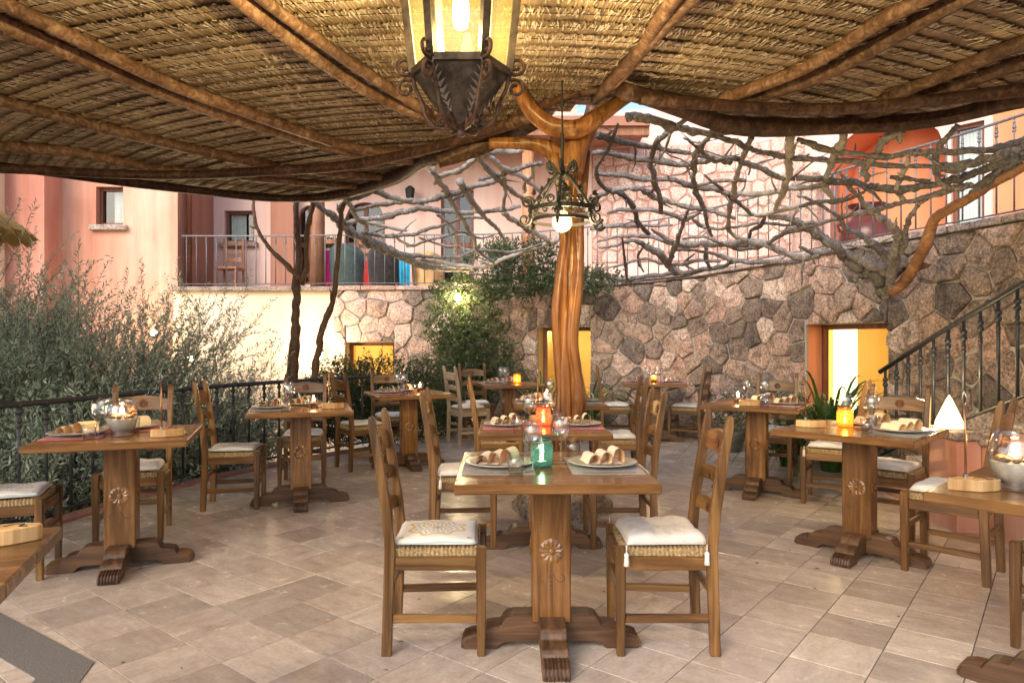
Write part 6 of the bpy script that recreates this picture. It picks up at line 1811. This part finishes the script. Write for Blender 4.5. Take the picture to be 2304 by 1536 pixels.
# wooden card holders: a slice of log with a thin metal rod and clip
def block(key, lx, ly, lr, label):
    T = TABLES[key]; x, y = at_table(T, lx, ly)
    root = empty('card_holder', (x, y, TOPZ + .0006), FA(T[2]) + lr, label, 'card holder', 'wooden card holders')
    rn = random.Random(key + 'b'); P = []
    for i in range(18):
        a = 2 * math.pi * i / 18; P.append((.078 * math.cos(a) * (1 + rn.uniform(-.05, .05)) + .012 * math.cos(3 * a), .042 * math.sin(a) * (1 + rn.uniform(-.06, .06))))
    b = MB(); b.prism(P, Matrix.Identity(4), .042); b.build('log_slice', 'block_wood', root, bevel=.003, loc=(0, 0, 0))
    b = MB(); b.lathe([(.009, .0425), (.009, .058), (.005, .060)], 10, (-.03, 0, 0)); b.build('rod_socket', 'steel', root, loc=(0, 0, 0))
    b = MB(); b.tube([(-.03, 0, .052), (-.031, 0, .20), (-.033, .002, .30)], .0042, 8); b.build('rod', 'copper_rod', root, smooth=True, loc=(0, 0, 0))
    b = MB(); b.tube([(-.033, .002, .295), (-.042, .002, .33), (-.036, .002, .36), (-.026, .002, .335), (-.033, .002, .305)], .0018, 6); b.build('clip', 'steel', root, smooth=True, loc=(0, 0, 0))
    b = MB(); b.tube(catmull([(.0, .004, .0425), (.02, .018, .0425), (.045, .010, .0425), (.035, -.008, .0425), (.055, -.016, .0425)], 5), .0018, 5); b.build('burnt_mark', 'wrought_iron', root, loc=(0, 0, 0))
block('D', .27, -.20, .2, 'log slice card holder with rod on the railing table')
block('E', .25, -.12, .1, 'log slice card holder on the middle railing table')
block('J', -.26, -.10, .5, 'log slice card holder on the amber jar table')
block('K', -.275, -.235, .75, 'log slice card holder with knots on the right edge table')
block('L', .29, .25, .1, 'log slice card holder with burnt mark at lower left')
block('I', -.02, -.22, .3, 'small log slice card holder on the doorway table')
block('B', .02, .25, .0, 'rod card holder at the back of the second centre table')
# ================================================================== vegetation
def add_leaf(b, p, d, n_, ln, w, bend=0.0):
    s = d.cross(n_)
    if s.length < 1e-4: s = d.orthogonal()
    s = s.normalized() * (w / 2)
    m = p + d * (ln * .5) + n_ * bend
    b.add([p, m + s, p + d * ln, m - s], [(0, 1, 2, 3)])
def rdir(rg): 
    z = rg.uniform(-1, 1); a = rg.uniform(0, 6.283); r = math.sqrt(1 - z * z)
    return Vector((r * math.cos(a), r * math.sin(a), z))
def olive(x, y, z0, top, rad, ntw, seed, label):
    rg = random.Random(seed)
    root = wempty('olive_tree', (x, y, z0), label, 'olive tree', 'olive trees beyond the railing')
    wood_b = MB(); lf = MB(); tw_b = MB()
    H = top - z0
    limbs_ = []
    wood_b.tube(catmull([(x, y, z0), (x + .05, y, z0 + H * .18), (x, y + .05, z0 + H * .3)], 4), [.07, .055, .05], 8, wob=.1, seed=seed)
    for k in range(11):
        a = k * 2.4 + rg.uniform(-.3, .3); sp = rad * rg.uniform(.35, .8)
        e = Vector((x + math.cos(a) * sp, y + math.sin(a) * sp, z0 + H * rg.uniform(.55, .82)))
        m = Vector((x + math.cos(a) * sp * .45, y + math.sin(a) * sp * .45, z0 + H * .45))
        P = catmull([Vector((x, y, z0 + H * rg.uniform(.12, .3))), m, e], 6)
        wood_b.tube(P, [.028, .016, .007], 6); limbs_.append(P)
    wood_b.build('trunk', 'bark', root, smooth=True)
    for k in range(int(ntw * 4.2)):
        P = rg.choice(limbs_); i = rg.randrange(2, len(P)); p = P[i] + Vector((rg.gauss(0, .16), rg.gauss(0, .16), rg.gauss(0, .14))) * rad
        out = Vector((p.x - x, p.y - y, 0)); out = out.normalized() if out.length > .01 else rdir(rg)
        d = (out * rg.uniform(.0, .9) + Vector((0, 0, rg.uniform(.25, 1.1))) + rdir(rg) * .65).normalized()
        ln = rg.uniform(.35, .95) * (H / 3.0) ** .5
        if rg.random() < .08: ln *= 1.5; d = (d + Vector((0, 0, .8))).normalized()
        n = max(5, int(ln / .034)); q = p; pts = [q]
        for s in range(n):
            d = (d + rdir(rg) * .07 + Vector((0, 0, .012 if s < n * .6 else -.01))).normalized()
            q = q + d * (ln / n); pts.append(q)
            if q.z > top + .35: break
            if s > 1:
                for sg in (-1, 1):
                    if rg.random() < .90:
                        side = d.cross(rdir(rg))
                        if side.length < .05: continue
                        side = side.normalized() * sg
                        ld = (d * .75 + side * .75).normalized()
                        add_leaf(lf, q, ld, rdir(rg), rg.uniform(.045, .075), rg.uniform(.011, .017), rg.uniform(-.004, .004))
        tw_b.tube(pts[::3] if len(pts) > 6 else pts, [.0035, .0015], 3, cap=False)
    tw_b.build('twigs', 'bark', root); c = lf.build('crown', 'olive_leaf', root); tag(c, kind='stuff')
G0 = -1.25
olive(-6.0, 7.6, G0, 2.35, 1.45, 360, 1, 'tall silvery olive tree in front of the pink house')
olive(-4.55, 7.75, G0, 2.1, 1.25, 360, 2, 'silvery olive tree before the cream wall')
olive(-5.3, 6.1, G0, 1.75, 1.15, 340, 3, 'olive tree close to the railing at far left')
olive(-4.05, 6.3, G0, 0.95, 1.0, 300, 4, 'low olive bush right behind the railing')
olive(-3.55, 8.3, G0, 1.05, 0.9, 240, 5, 'small olive tree left of the branch posts')
olive(-4.35, 4.9, G0, 0.55, 0.8, 260, 6, 'olive shrub under the railing at left')
olive(-7.4, 8.6, G0, 2.4, 1.2, 240, 7, 'olive tree farthest left beside the parasol')

def bush(name, label, cat, mat, blobs, nleaf, seed, lf_len=(.030, .05), stems=()):
    """blobs: (centre, radii); leaves grow on short shoots through the outer shell"""
    rg = random.Random(seed); c0 = blobs[0][0]
    root = wempty(name, (c0[0], c0[1], 0), label, cat)
    lf = MB(); tw = MB()
    vol = [r[0] * r[1] * r[2] for _, r in blobs]; tot = sum(vol)
    for (c, r), v in zip(blobs, vol):
        k = int(nleaf * v / tot / 7)
        for _ in range(k):
            d = rdir(rg); t = rg.random() ** .35
            p = Vector((c[0] + d.x * r[0] * t, c[1] + d.y * r[1] * t, c[2] + d.z * r[2] * t))
            if p.z < .02: continue
            sd = (d + rdir(rg) * .8 + Vector((0, 0, .3))).normalized(); q = p
            ln = rg.uniform(.10, .20)
            for s in range(7):
                q = p + sd * (ln * s / 7)
                ld = (sd * .6 + rdir(rg)).normalized()
                l_ = rg.uniform(*lf_len)
                add_leaf(lf, q, ld, rdir(rg), l_, l_ * rg.uniform(.45, .62), .004)
            tw.tube([p, q], [.003, .0012], 3, cap=False)
    for pts, rr_ in stems: tw.tube(catmull([Vector(p) for p in pts], 6), rr_, 7, wob=.1)
    tw.build('stems', 'bark', root); tag(lf.build('foliage', mat, root), kind='stuff')
    return root
bush('hedge', 'dark green clipped hedge between railing and stone wall', 'hedge', 'hedge_leaf',
     [((-2.25, 9.3, .45), (.55, .45, .62)), ((-1.75, 9.45, .5), (.55, .4, .62)), ((-1.2, 9.6, .45), (.5, .4, .60)), ((-2.5, 8.95, .25), (.35, .4, .45)), ((-1.55, 8.95, .25), (.4, .25, .4))], 30000, 11)
bush('climbing_vine', 'leafy green vine climbing the stone wall beside the lamp', 'vine', 'vine_leaf',
     [((-.78, 10.6, .55), (.48, .38, .65)), ((-.75, 10.65, 1.15), (.42, .35, .45)), ((-1.0, 10.7, 1.65), (.32, .3, .45)), ((-.45, 10.65, 1.55), (.28, .3, .42)), ((-.62, 10.7, 2.1), (.6, .35, .20)), ((-.15, 10.5, .95), (.25, .3, .35)), ((.1, 10.4, 2.15), (.55, .4, .16)), ((.75, 10.2, 2.2), (.6, .35, .20)), ((.3, 10.35, 2.55), (.6, .3, .22)), ((1.15, 9.9, 2.15), (.45, .3, .15)), ((-.3, 10.6, 2.55), (.4, .3, .2)), ((-1.0, 10.4, .3), (.3, .3, .35))],
     27000, 12, (.034, .058), [([(-.75, 10.8, 0), (-.8, 10.75, .8), (-.7, 10.8, 1.5), (-.6, 10.75, 2.1), (.2, 10.6, 2.3), (1.1, 10.2, 2.35)], [.05, .04, .035, .03, .02, .01]), ([(-.6, 10.85, 0), (-.5, 10.8, 1.0), (-.9, 10.8, 1.9)], [.035, .03, .02])])
def strap_plant(x, y, z, label, n, ln, seed, pot=None):
    rg = random.Random(seed); root = wempty('agapanthus', (x, y, z), label, 'plant', 'strap leaved plants by the wall'); b = MB()
    for k in range(n):
        a = rg.uniform(0, 6.283); out = Vector((math.cos(a), math.sin(a), 0)); L_ = ln * rg.uniform(.6, 1.1); sp = rg.uniform(.25, .8); w = rg.uniform(.030, .046); s = Vector((-out.y, out.x, 0)) * w / 2
        vs = []; m = 8; p0 = Vector((x, y, z)) + out * rg.uniform(0, .09)
        for i in range(m + 1):
            t = i / m; p = p0 + out * (L_ * sp * (t ** 1.3)) + Vector((0, 0, L_ * (1.15 * t * (1 - .25 * sp) - (.35 + .75 * sp) * t ** 2.4)))
            ww = (1 - t ** 3) * (.6 + .4 * min(1, 4 * t)); vs += [p - s * ww, p + s * ww + Vector((0, 0, .004))]
        b.add(vs, [(2 * i, 2 * i + 1, 2 * i + 3, 2 * i + 2) for i in range(m)])
    b.build('leaves', 'strap_leaf', root, smooth=True)
    return root
strap_plant(3.22, 7.05, 0.0, 'bushy strap leaved plant before the lit doorway', 190, 1.75, 31)
strap_plant(2.9, 7.35, 0.0, 'smaller strap leaved plant left of the doorway', 60, 1.3, 32)
strap_plant(0.42, 10.0, 0.0, 'strap leaved plant left of the trunk below the window', 80, 1.65, 33)
strap_plant(1.05, 9.9, 0.0, 'strap leaved plant right of the trunk below the window', 80, 1.65, 34)
# flower pot near the doorway table
fp = wempty('flower_pot', (2.62, 8.35, 0), 'dark pot of small white flowers against the granite wall', 'flower pot')
b = MB(); b.lathe([(.12, 0), (.17, .22), (.18, .25), (.16, .25), (.15, .2), (0, .2)], 20, (2.62, 8.35, 0)); b.build('pot', 'pot_grey', fp, smooth=True)
rg = random.Random(77); lf = MB(); bl = MB()
for k in range(1500):
    d = rdir(rg); t = rg.random() ** .4; p = Vector((2.62 + d.x * .3 * t, 8.35 + d.y * .28 * t, .45 + d.z * .27 * t))
    add_leaf(lf, p, rdir(rg), rdir(rg), rg.uniform(.025, .045), .014)
    if t > .8 and rg.random() < .12 and d.z > -.3:
        for q in range(5):
            a = q * 1.2566; add_leaf(bl, p, Vector((math.cos(a), -.3, math.sin(a))).normalized(), Vector((0, -1, 0)), .022, .016)
tag(lf.build('foliage', 'hedge_leaf', fp), kind='stuff'); tag(bl.build('blossoms', 'blossom', fp), kind='stuff')

# a few dry leaves blown onto the floor
rg = random.Random(123); fl = MB()
for k in range(46):
    x, y = rg.uniform(-2.6, 2.8), rg.uniform(2.4, 7.5); a = rg.uniform(0, 6.283)
    add_leaf(fl, Vector((x, y, .0025)), Vector((math.cos(a), math.sin(a), .04)).normalized(), Vector((0, 0, 1)), rg.uniform(.016, .04), rg.uniform(.006, .012), .004)
tag(fl.build('fallen_leaves', 'bark'), 'small dry leaves scattered over the floor tiles', 'leaves', kind='stuff')

# straw parasol at the left edge
ps = wempty('straw_parasol', (-6.12, 6.9, G0), 'straw parasol with lamplit gold in its colour entering at the left edge', 'parasol')
b = MB(); b.uv = []
n = 130; rgp = random.Random(8); vs = []; fs = []
for lay, (r0_, r1_, z0_, z1_) in enumerate(((.05, .75, 3.22, 2.78), (.55, 1.18, 2.95, 2.42))):
    base = len(vs)
    for k in range(n):
        a = 2 * math.pi * k / n; j = rgp.uniform(-.04, .04); zz = rgp.uniform(-.02, .02)
        vs.append((-6.12 + r0_ * math.cos(a), 6.9 + r0_ * math.sin(a), z0_)); b.uv.append((a * 1.2, 0))
        vs.append((-6.12 + (r1_ + j) * math.cos(a), 6.9 + (r1_ + j) * math.sin(a), z1_ + zz - j)); b.uv.append((a * 1.2, 1))
    for k in range(n):
        k2 = (k + 1) % n; fs.append((base + 2 * k, base + 2 * k2, base + 2 * k2 + 1, base + 2 * k + 1))
b.add(vs, fs); b.build('straw_canopy', 'parasol_straw_lamplit', ps)
b = MB()
for k in range(900):
    a = rgp.uniform(0, 6.283); r1_ = 1.12 + rgp.uniform(-.05, .04); q = Vector((-6.12 + r1_ * math.cos(a), 6.9 + r1_ * math.sin(a), 2.46 + rgp.uniform(-.02, .03))); d = Vector((math.cos(a) * .55, math.sin(a) * .55, -1)).normalized()
    add_leaf(b, q, (d + rdir(rgp) * .12).normalized(), Vector((math.cos(a), math.sin(a), 0)), rgp.uniform(.08, .2), .006)
tag(b.build('straw_fringe', 'parasol_straw_lamplit', ps), kind='stuff')
b = MB(); b.tube([(-6.12, 6.9, G0), (-6.12, 6.9, 3.1)], .045, 10); b.build('pole', 'post_wood', ps, smooth=True)

# ================================================================== balcony furniture and pots
BZ = 2.172
def tub_chair(px, Y, w, d_, h, mat, label, cloth_=None):
    x = xpx(px, Y); root = wempty('armchair', (x, Y, BZ), label, 'armchair', 'armchairs on the balcony')
    b = MB(); n = 20; vs = []
    for i in range(n + 1):
        a = math.pi * (1.0 + i / n)      # back faces the terrace
        cx, sy = math.cos(a) * w / 2, math.sin(a) * d_ / 2
        hh = h * (.72 + .28 * max(0, -math.sin(a)) ** .7)
        for (k, z) in ((.92, .08), (1.0, hh * .6), (1.02, hh), (.86, hh), (.84, .42), (.0, .40)):
            vs.append((x + cx * k, Y + sy * k, BZ + z))
    fs = [(i * 6 + k, (i + 1) * 6 + k, (i + 1) * 6 + k + 1, i * 6 + k + 1) for i in range(n) for k in range(5)]
    b.add(vs, fs); b.build('shell', mat, root, smooth=True)
    for sx in (-.35, .35):
        for sy in (-.38, .0):
            b = MB(); b.tube([(x + sx * w, Y + sy * d_, BZ), (x + sx * w, Y + sy * d_, BZ + .12)], .018, 6); b.build('leg', 'door_wood', root)
    return root, x
def drape(x, Y, z, w, h, mat, label):
    b = MB(); n = 14; vs = []
    for i in range(n + 1):
        u = -w / 2 + w * i / n; f = .018 * math.sin(i * 1.7)
        vs += [(x + u, Y + .20, z), (x + u, Y - .015 + f * .3, z + .015), (x + u * .97, Y - .035 + f, z - h * .5), (x + u * .93, Y - .03 + f * 1.4, z - h + .03 * math.sin(i * .8))]
    b.add(vs, [(4 * i + k, 4 * i + 4 + k, 4 * i + 5 + k, 4 * i + 1 + k) for i in range(n) for k in range(3)])
    tag(b.build('shawl', mat, smooth=True), label, 'shawl', 'bright shawls on the balcony chairs')
_, x = tub_chair(782, 12.15, .62, .6, .80, 'wicker_green', 'dark green tub armchair on the balcony')
_, x = tub_chair(868, 12.15, .62, .6, .76, 'wicker_dark', 'black tub armchair on the balcony')
_, x2 = tub_chair(962, 12.2, .55, .55, .68, 'block_wood', 'light rattan armchair on the balcony')
def stool(px, Y, label):
    x = xpx(px, Y); r_ = wempty('wooden_chair', (x, Y, BZ), label, 'chair', 'wooden chairs on the balcony')
    b = MB(); b.box((x, Y, BZ + .44), (.40, .40, .04)); b.build('seat', 'post_wood', r_, bevel=.006)
    for sx in (-1, 1):
        for sy in (-1, 1):
            b = MB(); b.box((x + sx * .17, Y + sy * .17, BZ + .21 if sy < 0 else BZ + .5), (.04, .04, .42 if sy < 0 else 1.0)); b.build('leg', 'post_wood', r_, bevel=.004)
    for z in (.62, .76, .92):
        b = MB(); b.box((x, Y + .17, BZ + z), (.298, .022, .08)); b.build('slat', 'post_wood', r_, bevel=.004)
    return x
stool(518, 12.5, 'ladder back wooden chair below the balcony window')
xp_ = stool(738, 12.3, 'wooden balcony chair with pink shawl'); drape(xp_, 12.08, BZ + .70, .24, .60, 'cloth_pink', 'bright pink shawl hanging on the balcony')
xp_ = stool(822, 12.35, 'wooden balcony chair with red shawl'); drape(xp_, 12.1, BZ + .52, .30, .42, 'cloth_red', 'red shawl hanging between the balcony armchairs')
drape(xpx(912, 11.9), 11.86, BZ + .52, .20, .45, 'cloth_blue', 'blue shawl over the black armchair side')
def planter(px, Y, w, h, label, seed, mat='pot_grey', foliage=.32):
    x = xpx(px, Y); r_ = wempty('planter', (x, Y, BZ), label, 'planter', 'planters on the balcony')
    b = MB(); b.lathe([(w * .36, 0), (w * .5, h), (w * .46, h), (w * .44, h - .05), (0, h - .05)], 18, (x, Y, BZ)); b.build('pot', mat, r_, smooth=True)
    rg = random.Random(seed); lf = MB()
    for k in range(700):
        d = rdir(rg); t = rg.random() ** .4; p = Vector((x + d.x * foliage * t, Y + d.y * foliage * t, BZ + h + .15 + d.z * foliage * .7 * t))
        add_leaf(lf, p, rdir(rg), rdir(rg), rg.uniform(.04, .07), .03)
    tag(lf.build('foliage', 'vine_leaf', r_), kind='stuff')
planter(1128, 12.3, .42, .62, 'grey planter with green plant on the balcony', 91)
planter(742, 12.75, .34, .72, 'small potted plant behind the green armchair', 92, 'terracotta', .26)
# big glazed jar
pj = wempty('glazed_jar', (4.42, 8.7, BZ), 'big glossy dark red jar on the balcony at right', 'jar')
b = MB(); b.lathe([(.16, 0), (.20, .03), (.30, .22), (.335, .40), (.31, .54), (.20, .66), (.155, .72), (.17, .78), (.25, .82), (.245, .835), (.15, .80), (.13, .72), (.0, .70)], 32, (4.42, 8.7, BZ)); b.build('jar_body', 'pot_red', pj, smooth=True)
b = MB()
for s in (-1, 1): b.tube(catmull([(4.42 + s * .28, 8.7, BZ + .56), (4.42 + s * .36, 8.7, BZ + .60), (4.42 + s * .33, 8.7, BZ + .50)], 4), .015, 6)
b.build('handle', 'pot_red', pj, smooth=True)
# half seen terracotta pot at right
tpn = wempty('terracotta_pot', (5.25, 6.7, BZ), 'terracotta pot on the balcony at the right edge', 'pot')
b = MB(); b.lathe([(.12, 0), (.2, .12), (.22, .3), (.2, .42), (.23, .44), (.23, .47), (.19, .47), (.17, .4), (0, .38)], 22, (5.25, 6.7, BZ)); b.build('pot_body', 'terracotta', tpn, smooth=True)

# ================================================================== lamps of the place
def wall_lamp(p, label, watts, r_=.05):
    root = wempty('wall_lamp', tuple(p), label, 'wall lamp', 'small wall lamps')
    b = MB(); b.lathe([(0, -r_)] + [(r_ * math.sin(t * math.pi / 8), -r_ * math.cos(t * math.pi / 8)) for t in range(1, 8)] + [(.012, r_)], 14, tuple(p)); b.build('globe', 'filament', root, smooth=True)
    b = MB(); b.tube([p + Vector((0, 0, r_)), p + Vector((0, .05, r_ + .04)), p + Vector((0, .16, r_ + .03))], .012, 6); b.build('bracket', 'wrought_iron', root)
    lamp(p + Vector((0, -r_ - .06, -.02)), watts, WARM, .05)
wall_lamp(at(1032, 668, 10.65), 'bright globe lamp shining through the vine on the wall', 30, .055)
wall_lamp(at(722, 800, 11.15), 'wall lamp glowing low on the cream wall', 30, .05)
wall_lamp(at(346, 748, 11.2), 'small lamp glinting through the olive leaves', 10, .05)
wall_lamp(at(428, 806, 10.9), 'lower small lamp among the olive leaves', 8, .04)
# pyramid lantern on the stair pillar
pl = wempty('table_lamp', (3.12, 4.98, .69), 'glowing flame shaped lamp on the stair pillar', 'lamp')
b = MB(); c = (3.12, 4.98)
b.lathe([(.088, .694), (.092, .705), (.086, .74), (.066, .79), (.044, .84), (.020, .895), (.0, .93)], 20, (c[0], c[1], 0)); b.build('lit_shade', 'lit_shade', pl, smooth=True)
b = MB(); b.box((c[0], c[1], .6905), (.2, .2, .005)); b.build('base_plate', 'wrought_iron', pl)
lamp((c[0] - .10, c[1] + .10, .95), 9, WARM, .05)
for o in scn.objects:
    if '_w' in o: del o['_w']
